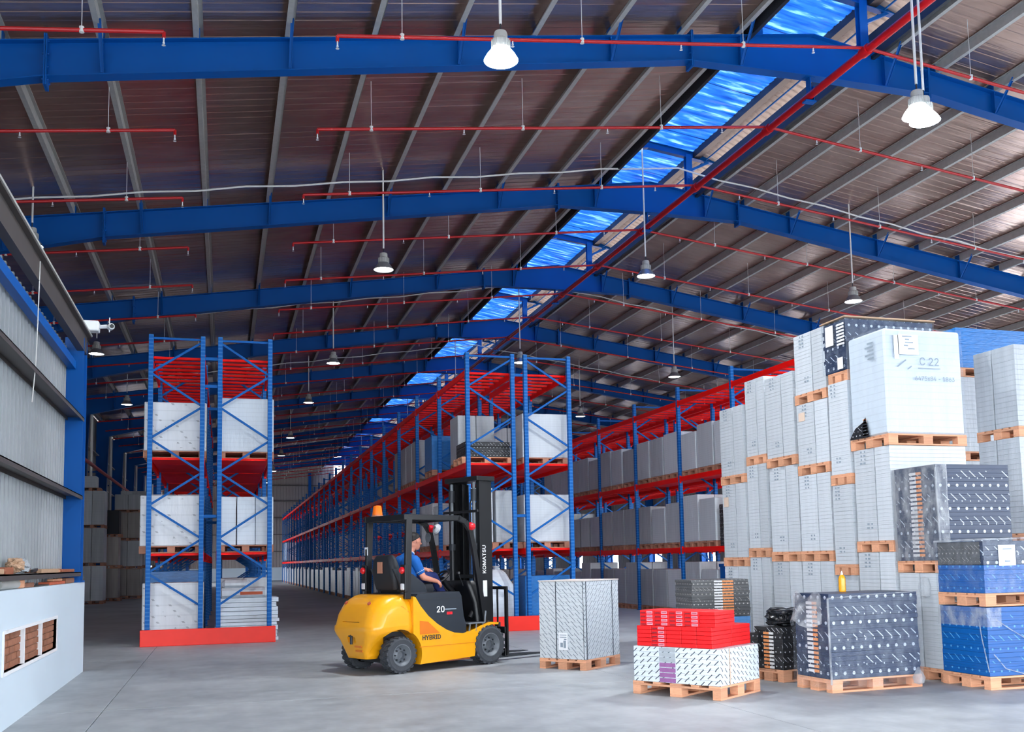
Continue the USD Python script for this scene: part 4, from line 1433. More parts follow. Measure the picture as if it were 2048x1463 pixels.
for z, h, x0, x1, yy in ((2.72, .07, 1.52, 1.87, .4), (2.24, .04, 1.5, 1.53, .42), (1.25, .06, 1.6, 1.66, .36), (.3, .16, 1.6, 1.66, .36)):
    obj('cross_member', MB().box(x0, x1, -yy, yy, z, z + h, .006), 'black_paint', ms)
ca_ = empty('fork_carriage', fk)
obj('carriage_bar', MB().box(1.94, 1.98, -.5, .5, .08, .2, .006), 'black_paint', ca_)
obj('carriage_bar', MB().box(1.94, 1.98, -.5, .5, .42, .52, .006), 'black_paint', ca_)
br_ = MB()
for y in (-.5, .5):
    br_.beam((1.97, y, .1), (1.97, y, 1.1), .05, .035, (1, 0, 0))
br_.beam((1.97, -.52, 1.1), (1.97, .52, 1.1), .04, .045)
for y in (-.3, -.1, .1, .3):
    br_.beam((1.97, y, .5), (1.97, y, 1.1), .018, .022, (1, 0, 0))
obj('load_backrest', br_, 'black_paint', ca_)
for s in (-1, 1):
    f_ = MB().box(1.98, 2.02, s * .26 - .05, s * .26 + .05, .05, .58, .004)
    f_.prism([(1.98, .045), (3.05, .045), (3.05, .055), (2.5, .085), (2.02, .09), (1.98, .09)], .1, (0, s * .26 + .05, 0), (1, 0, 0), (0, 0, 1))
    obj('fork', f_, 'dark_metal', ca_)
# wheels


def wheel(name, x, y, r, w, steer=0.):
    c_, s_ = math.cos(steer), math.sin(steer)
    Mx = np.array([[c_, -s_, 0, x], [s_, c_, 0, y], [0, 0, 1, r], [0, 0, 0, 1]])
    out = -1 if y < 0 else 1
    ty = MB().lathe([(r * .6, -w / 2), (r * .84, -w / 2 - .006), (r * .95, -w / 2 + .012), (r * .955, w / 2 - .012), (r * .84, w / 2 + .006), (r * .6, w / 2), (r * .6, -w / 2)], 40, (0, 0, 0), (0, 1, 0))
    for k in range(20):
        for sd in (-1, 1):
            a = (k + .25 * sd) * 2 * PI / 20
            d = np.array([math.cos(a), 0, math.sin(a)])
            ta = np.array([-math.sin(a), 0, math.cos(a)])
            p0 = d * r * .955 + np.array([0, sd * .008, 0]) + ta * .012
            p1 = d * r * .955 + np.array([0, sd * (w / 2 - .004), 0]) - ta * .012
            ty.beam(p0, p1, .042, r * .09, d)
    t_ = obj(name, ty.put(Mx), 'rubber', fk, smooth=25)
    rim = MB().lathe([(0, out * (w / 2 - .07)), (r * .22, out * (w / 2 - .07)), (r * .24, out * (w / 2 - .03)), (r * .4, out * (w / 2 - .055)), (r * .5, out * (w / 2 - .02)), (r * .56, out * (w / 2 + .004)), (r * .6, out * (w / 2 + .004)), (r * .6, out * (w / 2 - .05))], 32, (0, 0, 0), (0, 1, 0))
    obj('rim', rim.put(Mx), 'rim_grey', t_, smooth=30)
    nb_ = MB()
    for k in range(8):
        a = k * PI / 4
        nb_.tube([(r * .34 * math.cos(a), out * (w / 2 - .055), r * .34 * math.sin(a)), (r * .34 * math.cos(a), out * (w / 2 - .03), r * .34 * math.sin(a))], .012, 6)
    obj('wheel_nut', nb_.put(Mx), 'dark_metal', t_)


for s in (-1, 1):
    wheel('rear_wheel', 0, s * .48, .25, .19)
    wheel('front_wheel', 1.58, s * .475, .285, .22)
obj('rear_axle', MB().tube([(0, -.4, .25), (0, .4, .25)], .06, 10).box(-.1, .1, -.28, .28, .2, .4), 'dark_metal', fk)
# lettering
TX = lambda t_, x, z, h, mat, name, yy=-.5615: obj(name, text(t_, h, .003, True).move((x, yy, z)), mat, fk, kind='stuff')
TX('20', .6, .80, .085, 'text_white', 'number_mark')
TX('HYBRID', .345, .43, .062, 'charcoal', 'hybrid_lettering', -.5675)
obj('hybrid_flash', MB().prism([(.31, .51), (.66, .51), (.45, .68), (.31, .7)], .003, (0, -.5655, 0), (1, 0, 0), (0, 0, 1)), 'yellow_dark', fk)
obj('model_plate', MB().box(.79, .89, -.5635, -.561, .76, .80), 'red_lamp', fk)
obj('maker_strip', MB().box(.76, .96, -.5635, -.561, .83, .845), 'ink_light', fk)
tm = text('KOMATSU', .062, .002, True)
tm.put(np.array([[0, 0, -1, 0], [0, 1, 0, 0], [1, 0, 0, 0], [0, 0, 0, 1.]]))
tm.move((1.69, -.3705, 1.32))
obj('mast_lettering', tm, 'text_white', ms, kind='stuff')
obj('mast_label', MB().box(1.63, 1.71, -.3705, -.368, .98, 1.22), 'paper_label', ms)
obj('pillar_label', MB().box(.125, .13, .45, .53, 1.62, 1.74), 'paper_label', fk)

# ---------------------------------------------------------------- the driver
dr = thing('person', 'man in a blue polo shirt and dark blue trousers seated at the forklift wheel', 'person', FO, FTH)


def blob(bones, cell=.012, sm=12):
    """One continuous skin over bones given as ((x, y, z, r), (x, y, z, r))."""
    tot = None
    for a, b in bones:
        s1 = m3.Manifold.sphere(a[3], 18).translate(a[:3]); s2 = m3.Manifold.sphere(b[3], 18).translate(b[:3])
        h = m3.Manifold.batch_hull([s1, s2])
        tot = h if tot is None else tot + h
    tot = tot.refine_to_length(cell)
    q = tot.to_mesh()
    t_ = trimesh.Trimesh(q.vert_properties[:, :3], q.tri_verts, process=True)
    trimesh.smoothing.filter_taubin(t_, iterations=sm)
    return MB().add(t_.vertices, t_.faces)


def chain(pts):
    return list(zip(pts[:-1], pts[1:]))


hip, chest, neck = (.44, 0, 1.27), (.5, 0, 1.53), (.56, 0, 1.66)
# right arm reaches down to the knob, left arm up on the wheel
rs, re, rw = (.5, -.19, 1.53), (.6, -.27, 1.29), (.84, -.235, 1.235)
ls, le, lw = (.52, .19, 1.53), (.72, .27, 1.34), (.93, .15, 1.4)
bones = [((hip[0], -.06, hip[2], .13), (chest[0], -.06, chest[2] - .05, .12)), ((hip[0], .06, hip[2], .13), (chest[0], .06, chest[2] - .05, .12)),
         ((chest[0], -.13, chest[2], .07), (chest[0], .13, chest[2], .07)), ((chest[0] + .02, 0, chest[2], .07), (*neck, .055)), ((*neck, .054), (.6, 0, 1.73, .055))]
head_c = np.array([.64, 0, 1.80])
hb = [((.625, 0, 1.835, .094), (.65, 0, 1.82, .09)), ((.65, 0, 1.82, .085), (.672, 0, 1.745, .058)), ((.69, 0, 1.735, .034), (.7, 0, 1.715, .026)), ((.725, 0, 1.81, .013), (.755, 0, 1.78, .016)), ((.6, 0, 1.77, .07), (.65, 0, 1.78, .07)),
      ((.625, -.083, 1.795, .012), (.62, -.088, 1.825, .016)), ((.625, .083, 1.795, .012), (.62, .088, 1.825, .016))]
arm = lambda s_, e_, w_: [((*s_, .062), (*e_, .045)), ((*e_, .045), (*w_, .031))]


def hand(w_, d, n_, curl=.9):
    """Palm, four fingers curling towards n_, and a thumb."""
    d, n_ = unit(d), unit(n_)
    a = np.cross(d, n_)
    w_ = np.asarray(w_, float)
    P_ = w_ + d * .085
    out = [((*w_, .03), (*(w_ + d * .03), .03)), ((*(w_ + d * .03 + a * .022), .019), (*(P_ + a * .03), .014)), ((*(w_ + d * .03 - a * .022), .019), (*(P_ - a * .03), .014)), ((*(w_ + d * .02), .02), (*P_, .016))]
    for k, (o, l) in enumerate(((-.033, .036), (-.011, .042), (.011, .04), (.033, .032))):
        p0 = P_ + a * o
        p1 = p0 + (d * .75 + n_ * .65) * l
        p2 = p1 + (d * .0 + n_ * 1.) * l * .8
        p3 = p2 + (-d * .7 + n_ * .5) * l * .6
        out += chain([(*p0, .0105), (*p1, .0098), (*p2, .009), (*p3, .008)])
    q0 = w_ + d * .03 - a * .03
    q1 = q0 - a * .03 + d * .03 + n_ * .015
    q2 = q1 + d * .02 + n_ * .032
    out += chain([(*q0, .013), (*q1, .011), (*q2, .0095)])
    return out


body = blob(bones + hb + arm(rs, re, rw) + arm(ls, le, lw) + hand(rw, (.9, .1, -.25), (.2, .5, -.8)) + hand(lw, (.85, -.45, -.1), (.3, .2, -.9)), .011, 8)
bo = obj('body', body, 'skin', dr, smooth=True)
for s in (-1, 1):
    obj('eye', MB().mesh(trimesh.creation.icosphere(1, .0095)).move((.728, s * .033, 1.822)), 'eye_dark', bo)
    obj('eyebrow', MB().beam((.73, s * .02, 1.846), (.716, s * .055, 1.844), .012, .008), 'hair', bo)
obj('mouth', MB().beam((.722, -.022, 1.742), (.722, .022, 1.742), .01, .008), 'lip', bo)
shirt = [((hip[0], -.07, hip[2] - .02, .15), (chest[0], -.07, chest[2] - .06, .138)), ((hip[0], .07, hip[2] - .02, .15), (chest[0], .07, chest[2] - .06, .138)), ((chest[0], -.15, chest[2], .085), (chest[0], .15, chest[2], .085)),
         ((chest[0], -.1, chest[2] + .01, .085), (neck[0] - .01, 0, neck[2] - .045, .07)), ((chest[0], .1, chest[2] + .01, .085), (neck[0] - .01, 0, neck[2] - .045, .07))]
for s_, e_ in ((rs, re), (ls, le)):
    m_ = np.array(s_) * .38 + np.array(e_) * .62
    shirt.append(((*s_, .083), (*m_, .068)))
obj('shirt', blob(shirt, .02, 10), 'shirt_blue', dr, smooth=True)
for s_, e_ in ((rs, re), (ls, le)):
    a = np.array(s_) * .42 + np.array(e_) * .58; b = np.array(s_) * .34 + np.array(e_) * .66
    obj('sleeve_cuff', MB().tube([a, b], .068, 14), 'shirt_trim', dr, smooth=40)
obj('collar', MB().lathe([(.058, .0), (.074, -.005), (.064, .04), (.056, .04)], 16, (.555, 0, 1.625), (.35, 0, 1)), 'shirt_trim', dr, smooth=40)
hr = MB().mesh(trimesh.creation.icosphere(3, 1.0))
v = hr.v[0]
v = v * [.112, .1, .1] + [.625, 0, 1.85]
cut = 1.835 + np.clip((v[:, 0] - .6) * .55, -.08, .06)
v[:, 2] = np.maximum(v[:, 2], cut)
v += .004 * (meshkit.fbm(v * 60, 2, 3)[:, None] - .5)
hr.v[0] = v
obj('hair', hr, 'hair', dr, smooth=True)
leg = []
for s, kx in ((-1, 0), (1, .02)):
    leg += chain([(hip[0], s * .09, 1.29, .1), (.88 + kx, s * .13, 1.29, .075), (1.16, s * .13, .86, .052)])
leg.append(((hip[0], -.08, 1.3, .115), (hip[0], .08, 1.3, .115)))
obj('trousers', blob(leg, .02, 8), 'trousers', dr, smooth=True)
for s in (-1, 1):
    mb = blob([((1.15, s * .13, .76, .045), (1.2, s * .13, .70, .046)), ((1.14, s * .13, .69, .045), (1.3, s * .135, .675, .042)), ((1.3, s * .135, .675, .042), (1.38, s * .14, .668, .034))], .015, 5)
    obj('shoe', mb, 'shoe', dr, smooth=True)
# ---------------------------------------------------------------- the loads on the floor in front (local x = 0, y = 0 is their near corner)
def slabs(mb, x0, x1, y0, y1, z0, z1, lh, jit=.004, b=.0014, skew=0.):
    n = max(1, int(round((z1 - z0) / lh)))
    h = (z1 - z0) / n
    for k in range(n):
        e = [random.uniform(-jit, jit) for _ in range(4)]
        mb.box(x0 + e[0], x1 + e[1], y0 + e[2], y1 + e[3], z0 + k * h + .0004, z0 + (k + 1) * h - .0004, b if lh < .5 else .025)
    return mb


def film_shell(x0, x1, y0, y1, z0, z1, off=.012, amp=.014, n=14, seed=1, top=True):
    """A loose sleeve of stretch film round a load."""
    x0 -= off; x1 += off; y0 -= off; y1 += off
    per = [(x0, y0), (x1, y0), (x1, y1), (x0, y1), (x0, y0)]
    P_, nr = [], []
    for (a, b) in zip(per[:-1], per[1:]):
        for t in np.arange(n) / n:
            P_.append((a[0] + (b[0] - a[0]) * t, a[1] + (b[1] - a[1]) * t))
            d = np.array(b) - np.array(a); d = d / np.linalg.norm(d)
            nr.append((d[1], -d[0]))
    P_, nr = np.array(P_), np.array(nr)
    m = len(P_)
    zs = np.linspace(z0, z1 + (off if top else 0), n)
    V = []
    for z in zs:
        q = np.c_[P_, np.full(m, z)]
        d = (meshkit.fbm(q * [7, 7, 4.], 3, seed)) * amp
        V.append(np.c_[P_ + nr * d[:, None], np.full(m, z)])
    F = []
    for i in range(n - 1):
        for j in range(m):
            k = (j + 1) % m
            F += [[i * m + j, i * m + k, (i + 1) * m + k], [i * m + j, (i + 1) * m + k, (i + 1) * m + j]]
    V = np.vstack(V)
    if top:
        V = np.vstack([V, [[(x0 + x1) / 2, (y0 + y1) / 2, zs[-1] + .004]]])
        b = (n - 1) * m
        for j in range(m):
            F.append([b + j, b + (j + 1) % m, len(V) - 1])
    return MB().add(V, F)


def spines(parent, y_or_x, a, b, z0, z1, lh, face, mats=('spine_white', 'spine_orange'), name='spine'):
    """The printed pack ends: one small proud strip per layer, on the left ('x') or front ('y') face."""
    n = int((z1 - z0) / lh)
    for mat, (p, q) in zip(mats, ((a, a + (b - a) * .42), (a + (b - a) * .42, b))):
        mb = MB()
        for k in range(n):
            z = z0 + k * lh
            if face == 'x':
                mb.box(y_or_x - .006, y_or_x + .004, p, q, z + lh * .18, z + lh * .78)
            else:
                mb.box(p, q, y_or_x - .006, y_or_x + .004, z + lh * .18, z + lh * .78)
        obj(name, mb, mat, parent, kind='stuff')


def floor_load(label, loc, rz, W, D, H, mat, lh=.06, split=None, name='wrapped_load', cat='pallet load', axis='y', cap=None, jit=.0018):
    t = thing(name, label, cat, loc, rz)
    if split is None:
        obj('stack', slabs(MB(), 0, W, 0, D, 0, H, lh, jit), mat, t)
    else:
        for a, b in ((0, split - .01), (split + .01, 1.)):
            if axis == 'y':
                obj('stack', slabs(MB(), 0, W, a * D if a == 0 else split * D + .009, D if b == 1. else split * D - .009, 0, H, lh, jit), mat, t)
            else:
                obj('stack', slabs(MB(), 0 if a == 0 else split * W + .006, W if b == 1. else split * W - .006, 0, D, 0, H, lh, jit), mat, t)
    if cap:
        obj('cap_board', MB().box(-.008, W + .008, -.008, D + .008, H + .001, H + .014), cap, t)
    return t


def cpal(label, loc, rz, W, D, mat='wood'):
    """A pallet placed by its near corner."""
    c, s = math.cos(rz), math.sin(rz)
    return pallet(W, D, (loc[0] + c * W / 2 - s * D / 2, loc[1] + s * W / 2 + c * D / 2, loc[2]), rz, label)


# the row of tall stacks along the right: (far edge, near edge, tier bounds)
ROW = [('S1', 13.93, 14.70, [0, 1.35, 2.70, 3.97], 'load_white', 'farthest tall stack'),
       ('S2', 13.29, 13.89, [0, 1.49, 2.95, 4.32], 'load_white', 'second tall stack from the far end'),
       ('S3', 12.46, 13.25, [0, 1.42, 2.85, 4.24], 'load_white', 'third tall stack from the far end'),
       ('S4', 11.64, 12.42, [0, 1.42, 2.66, 3.70, 4.72], 'load_white', 'four-tier stack left of the black-wrapped one'),
       ('S5', 11.15, 11.60, [0, 1.23, 2.45, 3.86], 'load_white', 'narrow stack under the black-wrapped load'),
       ('C2', 10.38, 11.12, [0, 1.53, 2.88, 4.36], 'load_white', 'stack with the big marked white load')]
tiers = ['bottom', 'second', 'third', 'top']
for nm, ya, yb_, zb, mat, lab in ROW:
    D = yb_ - ya
    X0 = 8.05
    for k, (za, zt) in enumerate(zip(zb[:-1], zb[1:])):
        if nm == 'C2' and k == 2: continue
        tl = tiers[k] if k < len(zb) - 2 else 'top'
        dx = random.uniform(-.02, .02)
        cpal(f'timber pallet under the {tl} load of the {lab}', (X0 + dx, ya, za), 0, 1.2, round(D, 2))
        lo = floor_load(f'white wrapped load, {tl} tier of the {lab}', (X0 + dx + .015, ya + .01, za + .145), 0, 1.17, D - .02, zt - za - .147, mat, .05, .42 if nm != 'S5' else None)
        # print marks, a slip of paper on some
        if nm in ('S4', 'S1') and k in (0, 2, 1):
            obj('stain', MB().box(-.009, -.006, D * .7, D * .9, (zt - za) * .62, (zt - za) * .74), 'stain_tan', lo) if (nm, k) in (('S4', 2), ('S1', 1), ('S1', 0)) else None
        for mk in range(2):
            zz = .16 + mk * (zt - za - .5)
            yy = D * (.62 + .12 * mk)
            mb = MB()
            for r in range(2 + 2 * mk):
                for c_ in range(2):
                    mb.box(-.0075, -.006, yy - c_ * .07, yy - c_ * .07 + random.uniform(.02, .05), zz + r * .05, zz + r * .05 + .022)
            obj('print_mark', mb, 'ink_light', lo, kind='stuff')

# the big white load with the writing on it, top of the near stack
z0 = 2.88
cpal('pale timber pallet under the big white load with the handwriting', (8.05, 10.36, z0), 0, 1.2, .78)
big = floor_load('big white film-wrapped load with handwriting and a label, torn open at one corner', (8.06, 10.37, z0 + .145), 0, 1.18, .75, 1.36, 'load_pale', 1.36, jit=.003)
obj('wrap', film_shell(0, 1.18, 0, .75, .01, 1.37, .01, .012, 16, 3), 'film_clear', big, smooth=40)
obj('label', MB().box(.19, .5, -.03, -.026, 1.02, 1.28).box(.13, .2, -.03, -.026, .96, 1.27), 'paper_label', big)
lb = MB()
for r, (a, b) in enumerate(((.26, .4), (.3, .36), (.3, .42), (.28, .34), (.34, .44))):
    lb.box(a, b, -.033, -.03, 1.25 - r * .04, 1.264 - r * .04)
obj('print_mark', lb, 'ink_light', big, kind='stuff')
obj('handwriting', text('C 22', .1, .002).move((.5, -.028, .89)).box(.48, .82, -.03, -.027, .845, .855), 'ink_light', big, kind='stuff')
obj('handwriting', text('6475x84 - 1863', .055, .002).move((.42, -.028, .69)), 'ink_light', big, kind='stuff')
obj('pen_stroke', MB().beam((.17, -.029, .86), (.3, -.029, .95), .004, .016).beam((.32, -.029, .83), (.38, -.029, .87), .004, .016), 'ink_light', big, kind='stuff')
mk = MB()
for r in range(5):
    mk.box(-.03, -.027, .18, .18 + .12 + .05 * (r % 2), 1.0 + r * .05, 1.02 + r * .05)
obj('print_mark', mk, 'ink_light', big, kind='stuff')
tc = obj('torn_corner', MB().prism([(-.745, .0), (-.34, .0), (-.40, .26), (-.46, .2), (-.62, .14), (-.70, .06)], .004, (-.03, 0, 0), (0, -1, 0), (0, 0, 1)), 'print_black', big)
spm = MB()
for k in range(6):
    zz = .02 + k * .04
    spm.box(-.034, -.03, .36 + k * .006, .47 - k * .004, zz, zz + .02)
obj('spine', spm, 'spine_orange', tc)
# under it the white fronted load carries on; corrugated edge strip seen below the pallet
# black-wrapped load with a board lid behind it
cpal('timber pallet under the black-wrapped load at the top of the stacks', (8.07, 11.15, 3.86), 0, 1.2, .45)
bw = floor_load('black film-wrapped load with a brown board lid, topmost of the stacks', (8.07, 11.16, 4.005), 0, 1.42, .52, .70, 'print_navy', .05)
obj('wrap', film_shell(0, 1.42, 0, .52, .01, .7, .008, .02, 14, 9), 'film_clear', bw, smooth=40)
obj('board_lid', MB().box(-.03, 1.45, -.03, .55, .715, .735, .003), 'cardboard', bw)
obj('label', MB().box(-.03, -.026, .24, .42, .38, .66).box(-.03, -.026, .05, .17, .02, .18), 'paper_label', bw)
spines(bw, -.028, .0, .16, .34, .7, .045, 'x', ('spine_white', 'spine_white'))

# dark dotted load on a grey one, beside the near stack
cpal('timber pallet under the grey load that carries the dotted navy load', (8.07, 9.58, 0), 0, 1.1, .76)
g1 = floor_load('grey-white wrapped load carrying the dotted navy load', (8.08, 9.59, .145), 0, 1.06, .74, 1.12, 'load_white', .05, .5)
obj('crumpled_film', MB().lathe([(0, 0), (.06, .03), (.08, .14), (.05, .24), (0, .26)], 8, (-.03, .25, .82)), 'film_milky', g1, smooth=40)
cpal('timber pallet under the dotted navy load', (8.07, 9.58, 1.27), 0, 1.1, .76)
nv = floor_load('navy load with white dots and dashes and an orange pack stripe, above the grey load', (8.08, 9.59, 1.415), 0, 1.06, .74, 1.14, 'print_navy', .052)
spines(nv, -.006, .25, .45, .04, 1.08, .052, 'x', ('spine_orange', 'spine_white'))
obj('wrap', film_shell(0, .12, .0, .74, .0, 1.14, .016, .02, 14, 21, False), 'film_milky', nv, smooth=40)
obj('wrap_edge', MB().tube([(-.02, -.02, 1.1), (-.015, -.022, .6), (.0, -.024, .02)], .012, 6), 'film_milky', nv, smooth=40)

# blue stack at the right edge
cpal('timber pallet on the floor under the lower blue load', (8.03, 8.86, 0), 0, 1.25, .74)
b1 = floor_load('lower bright blue load with a ragged film sleeve at the right edge', (8.04, 8.87, .145), 0, 1.22, .72, .75, 'print_blue', .05)
obj('wrap', film_shell(0, .16, 0, .72, .54, .75, .012, .03, 14, 31, False), 'film_milky', b1, smooth=40)
obj('film_tail', MB().tube([(-.02, .1, .62), (-.025, .06, .4), (-.015, -.01, .05)], .006, 6).tube([(.1, -.02, .62), (.3, -.02, .5), (.6, -.02, .34)], .006, 6).tube([(.05, -.02, .24), (.2, -.02, .08), (.5, -.02, .0)], .006, 6), 'film_milky', b1, smooth=40)
cpal('timber pallet between the two blue loads at the right edge', (8.03, 8.86, .905), 0, 1.25, .74)
b2 = thing('wrapped_load', 'upper load at the right edge, blue packs below and dark dotted packs above', 'pallet load', (8.04, 8.87, 1.05), 0)
obj('blue_packs', slabs(MB(), 0, 1.22, 0, .72, 0, .31, .05), 'print_blue', b2)
obj('dark_packs', slabs(MB(), 0, 1.22, 0, .72, .312, .575, .05), 'print_navy', b2)
obj('dark_side', MB().box(-.008, -.004, .04, .7, .32, .57), 'print_grey', b2)
obj('label', MB().box(.2, .43, -.012, -.008, .30, .53), 'paper_label', b2)
obj('print_mark', MB().box(.26, .38, -.015, -.012, .48, .49).box(.28, .35, -.015, -.012, .34, .36), 'ink_light', b2, kind='stuff')
obj('wrap', film_shell(0, 1.22, 0, .72, .0, .58, .014, .02, 14, 41), 'film_clear', b2, smooth=40)
obj('film_edge', MB().tube([(-.02, .74, .585), (-.02, -.02, .595), (.4, -.02, .6), (1.2, -.02, .62)], .012, 6), 'film_milky', b2, smooth=40)

# grey stacks at the right edge and behind
for (x, y, W, D, zb, lab) in ((10.2, 10.47, 1.2, .76, [0, 1.6, 3.04, 4.3], 'rear stack at the right edge'), (10.8, 12.2, 1.3, .85, [0, 1.5, 2.9, 4.2], 'stack under the high blue load')):
    for k, (za, zt) in enumerate(zip(zb[:-1], zb[1:])):
        tl = ['bottom', 'middle', 'top'][k]
        cpal(f'timber pallet under the {tl} grey load of the {lab}', (x, y, za), 0, W, D)
        floor_load(f'grey wrapped load, {tl} tier of the {lab}', (x + .01, y + .01, za + .145), 0, W - .02, D - .02, zt - za - .147, 'load_grey', .07, .55)
cpal('timber pallet under the blue film-wrapped load at the upper right', (10.8, 12.2, 4.2), 0, 1.3, .85)
floor_load('blue film-wrapped load high up at the right edge', (10.8, 12.2, 4.345), 0, 1.32, .85, .62, 'blue_film_load', .06)

# ---------------------------------------------------------------- white dash-printed board stack
rz = math.radians(37.9)
LW = (4.72, 12.55, 0)
cpal('timber pallet under the tall white dash-printed board stack by the forks', LW, rz, .94, .76)
ws = floor_load('tall white board stack printed with slanting dashes, alone on its pallet by the forks', (LW[0], LW[1], .145), rz, .93, .75, 1.06, 'dash_white', .055, None, 'board_stack', 'board stack', jit=.0015)
obj('cap_board', MB().box(-.01, .94, -.01, .76, 1.061, 1.075, .003), 'cap_board', ws)
sm = MB().box(-.006, -.003, .46, .472, 0, 1.06).box(.03, .042, -.006, -.003, 0, 1.06).box(.74, .75, -.006, -.003, 0, 1.06).box(-.006, -.003, .02, .026, 0, 1.06)
obj('strap', sm, 'strap_dark', ws, kind='stuff')
obj('label', MB().box(-.009, -.006, .28, .43, .12, .36), 'paper_label', ws)
pm = MB()
for a, b, c, d in ((.36, .4, .16, .22), (.31, .35, .15, .25), (.3, .41, .29, .3), (.3, .41, .32, .33), (.3, .34, .26, .275)):
    pm.box(-.011, -.009, a, b, c, d)
obj('print_mark', pm, 'ink_light', ws, kind='stuff')

# ---------------------------------------------------------------- bold dash-printed load with the red cartons on it
rz = math.radians(33)
LS = (5.01, 9.33, 0)
cpal('pale timber pallet under the dash-printed load with red cartons', LS, rz, .9, 1.1)
ds = floor_load('low white load with bold slanting dashes and a purple strip, carrying red cartons', (LS[0], LS[1], .145), rz, .89, 1.08, .385, 'dash_bold', .055, None, 'board_stack', 'board stack', jit=.003)
ps = MB(); gs = MB()
for k in range(7):
    z = .0 + k * .055
    (ps if k < 4 else gs).box(-.008, -.004, .54, .74, z + .006, z + .05)
obj('purple_strip', ps, 'purple_strip', ds, kind='stuff'); obj('grey_strip', gs, 'grey_strip', ds, kind='stuff')
obj('strap', MB().box(.2, .215, -.008, -.004, 0, .385), 'strap_tan', ds, kind='stuff')
c, s = math.cos(rz), math.sin(rz)


def on_ds(x, y, z): return (LS[0] + c * x - s * y, LS[1] + s * x + c * y, z)


protos = {}


def red_carton(x, y, z, W, D, h, kind, label):
    if kind in protos:
        return dup(protos[kind], on_ds(x, y, z), rz, label)
    t = thing('red_carton', label, 'carton', on_ds(x, y, z), rz, 'red cartons on the dash-printed load')
    obj('carton_body', MB().box(0, W, 0, D, 0, h - .002, .003), 'red_carton', t)
    if kind == 'spine':
        obj('spine_label', MB().box(-.003, -.0005, .02, D * .52, .006, h - .01), 'red_spine', t)
        obj('spine_text', MB().box(-.0045, -.003, .03, D * .48, h * .42, h * .55), 'red_spine_dark', t)
        obj('spine_end', MB().box(-.003, -.0005, D * .6, D * .95, .006, h * .5), 'red_spine_dark', t)
    protos[kind] = t
    return t


zt = .532
for k in range(5):                       # lower tier: plain ones with one column of spines
    for j in range(5):
        kd = 'spine' if j == 3 else 'plain'
        col = ORD[4 - j]
        red_carton(.03, .1 + j * .19, zt + k * .045, .43, .186, .045, kd, f'{"spine-printed" if j == 3 else "plain"} red carton, lower tier, {ORD[k]} layer up, {col} column from the left')
        if j == 0 or k == 4:
            red_carton(.47, .1 + j * .19, zt + k * .045, .43, .186, .045, 'plain', f'plain red carton, lower tier, right-hand side, {ORD[k]} layer up, {ORD[j]} one back')
zt2 = zt + 5 * .045
for k in range(4):
    for j in range(5):
        red_carton(.04, .06 + j * .19, zt2 + k * .042, .43, .186, .042, 'spine' if j else 'plain2', f'{"spine-printed" if j else "plain"} red carton, upper tier, {ORD[k]} layer up, {ORD[4 - j]} column from the left')

# ---------------------------------------------------------------- dark packs with orange spines behind the red cartons
rz = math.radians(-4)
BK = (6.06, 12.0, 0)
cpal('timber pallet under the dark pack stack behind the red cartons', BK, rz, .86, .6)
floor_load('pale blue packs under the dark ones behind the red cartons', (BK[0], BK[1], .145), rz, .84, .58, .55, 'blue_pack', .05, None, 'pack_stack', 'pack stack')
bk_ = floor_load('dark grey packs with white and orange spines behind the red cartons', (BK[0], BK[1], .70), rz, .84, .58, .5, 'print_grey', .038, None, 'pack_stack', 'pack stack', jit=.008)
spines(bk_, -.012, .32, .6, .0, .5, .038, 'y')

# ---------------------------------------------------------------- navy wrapped load in front, small dark stack beside it
rz = math.radians(3.7)
NV = (6.37, 9.35, 0)
cpal('film-covered timber pallet under the navy load in front', NV, rz, 1.24, .62)
nl = floor_load('navy load with white dots under loose stretch film, front of the right side', (NV[0], NV[1], .145), rz, 1.22, .6, .93, 'print_navy', .05, jit=.005)
spines(nl, -.007, .2, .38, .05, .88, .05, 'x', ('spine_orange', 'spine_white'))
obj('wrap', film_shell(0, 1.22, 0, .6, -.1, .9, .02, .03, 18, 51, False), 'film_clear', nl, smooth=40)
obj('film_edge', MB().tube([(-.03, -.03, .88), (-.03, -.03, .5), (-.025, -.028, -.05)], .012, 6).tube([(-.03, -.03, .88), (.5, -.03, .91), (1.24, -.03, .93)], .008, 6), 'film_milky', nl, smooth=40)
V = []
F = []
for i in range(9):
    t = i / 8
    for j in range(7):
        u = j / 6
        V.append((-.04 - .2 * math.sin(PI * u) * t - .02, .05 + .5 * u, .92 - .32 * t + .05 * math.sin(9 * u + 3 * t)))
for i in range(8):
    for j in range(6):
        a = i * 7 + j
        F += [[a, a + 1, a + 8], [a, a + 8, a + 7]]
obj('film_flap', MB().add(V, F), 'film_milky', nl, smooth=True)
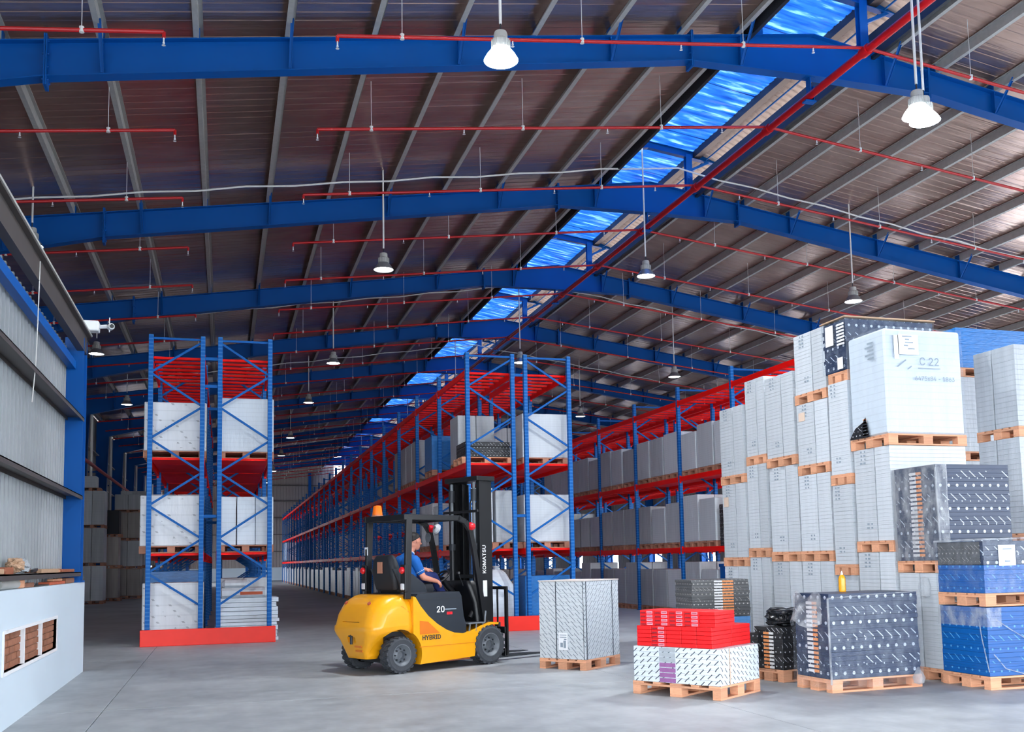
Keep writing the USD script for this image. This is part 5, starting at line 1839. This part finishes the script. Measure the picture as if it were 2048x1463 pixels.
obj('film_knot', MB().lathe([(0, 0), (.05, .02), (.07, .08), (.04, .14), (.015, .19), (0, .2)], 9, (1.13, -.07, -.11)), 'film_milky', nl, smooth=40)
bt = thing('glue_bottle', 'yellow bottle with a white tip standing on the navy load in front', 'bottle', (6.86, 9.78, 1.077), 0)
obj('bottle_body', MB().lathe([(0, 0), (.036, 0), (.04, .012), (.04, .15), (.03, .18), (.016, .195), (0, .195)], 18), 'yellow', bt, smooth=40)
obj('tip', MB().lathe([(.014, .19), (.012, .215), (.004, .24), (0, .24)], 10), 'white_plastic', bt, smooth=40)
rz = math.radians(14)
SB = (6.40, 10.36, 0)
cpal('timber pallet under the small black pack stack left of the navy load', SB, rz, .8, .5, 'wood_red')
sb1 = floor_load('small black pack stack with dashes, left of the navy load', (SB[0] + .01, SB[1] + .01, .145), rz, .74, .46, .5, 'print_black', .045, None, 'pack_stack', 'pack stack', jit=.006)
spines(sb1, -.008, .14, .3, .0, .48, .045, 'x')
obj('side_packs', slabs(MB(), -.05, .2, .36, .56, .12, .42, .045, .006), 'print_black', sb1)
cv = thing('black_bag', 'folded shiny black plastic bag on top of the small black pack stack', 'bag', (SB[0] + .12, SB[1] + .16, .647), rz)
V = trimesh.creation.icosphere(4)
v = np.asarray(V.vertices)
v = np.sign(v) * np.abs(v) ** .55
v = v * (1 + .7 * (meshkit.fbm(v * 2.2 + 3, 4, 4)[:, None] - .5)) * [.25, .19, .1]
v = v - [0, 0, v[:, 2].min()] + [.15, .07, 0]
obj('bag_body', MB().add(v, V.faces), 'black_wrap_solid', cv, smooth=35)
fold = [(.15 + .15 * math.cos(t) * (1 + .15 * math.sin(3 * t)), .05 + .1 * math.sin(t), .19 + .014 * math.sin(2 * t + 1)) for t in np.linspace(0, 2 * PI, 22)]
obj('bag_fold', MB().tube(fold, .022, 7), 'black_wrap_solid', cv, smooth=40)
# cut-down check of the label lengths
for p in stage.GetPrimAtPath('/World').GetChildren():
    l = p.GetCustomDataByKey('label')
    if l and not 4 <= len(l.split()) <= 16:
        print('LABEL', len(l.split()), p.GetName(), l)
print('triangles', NTRI[0])
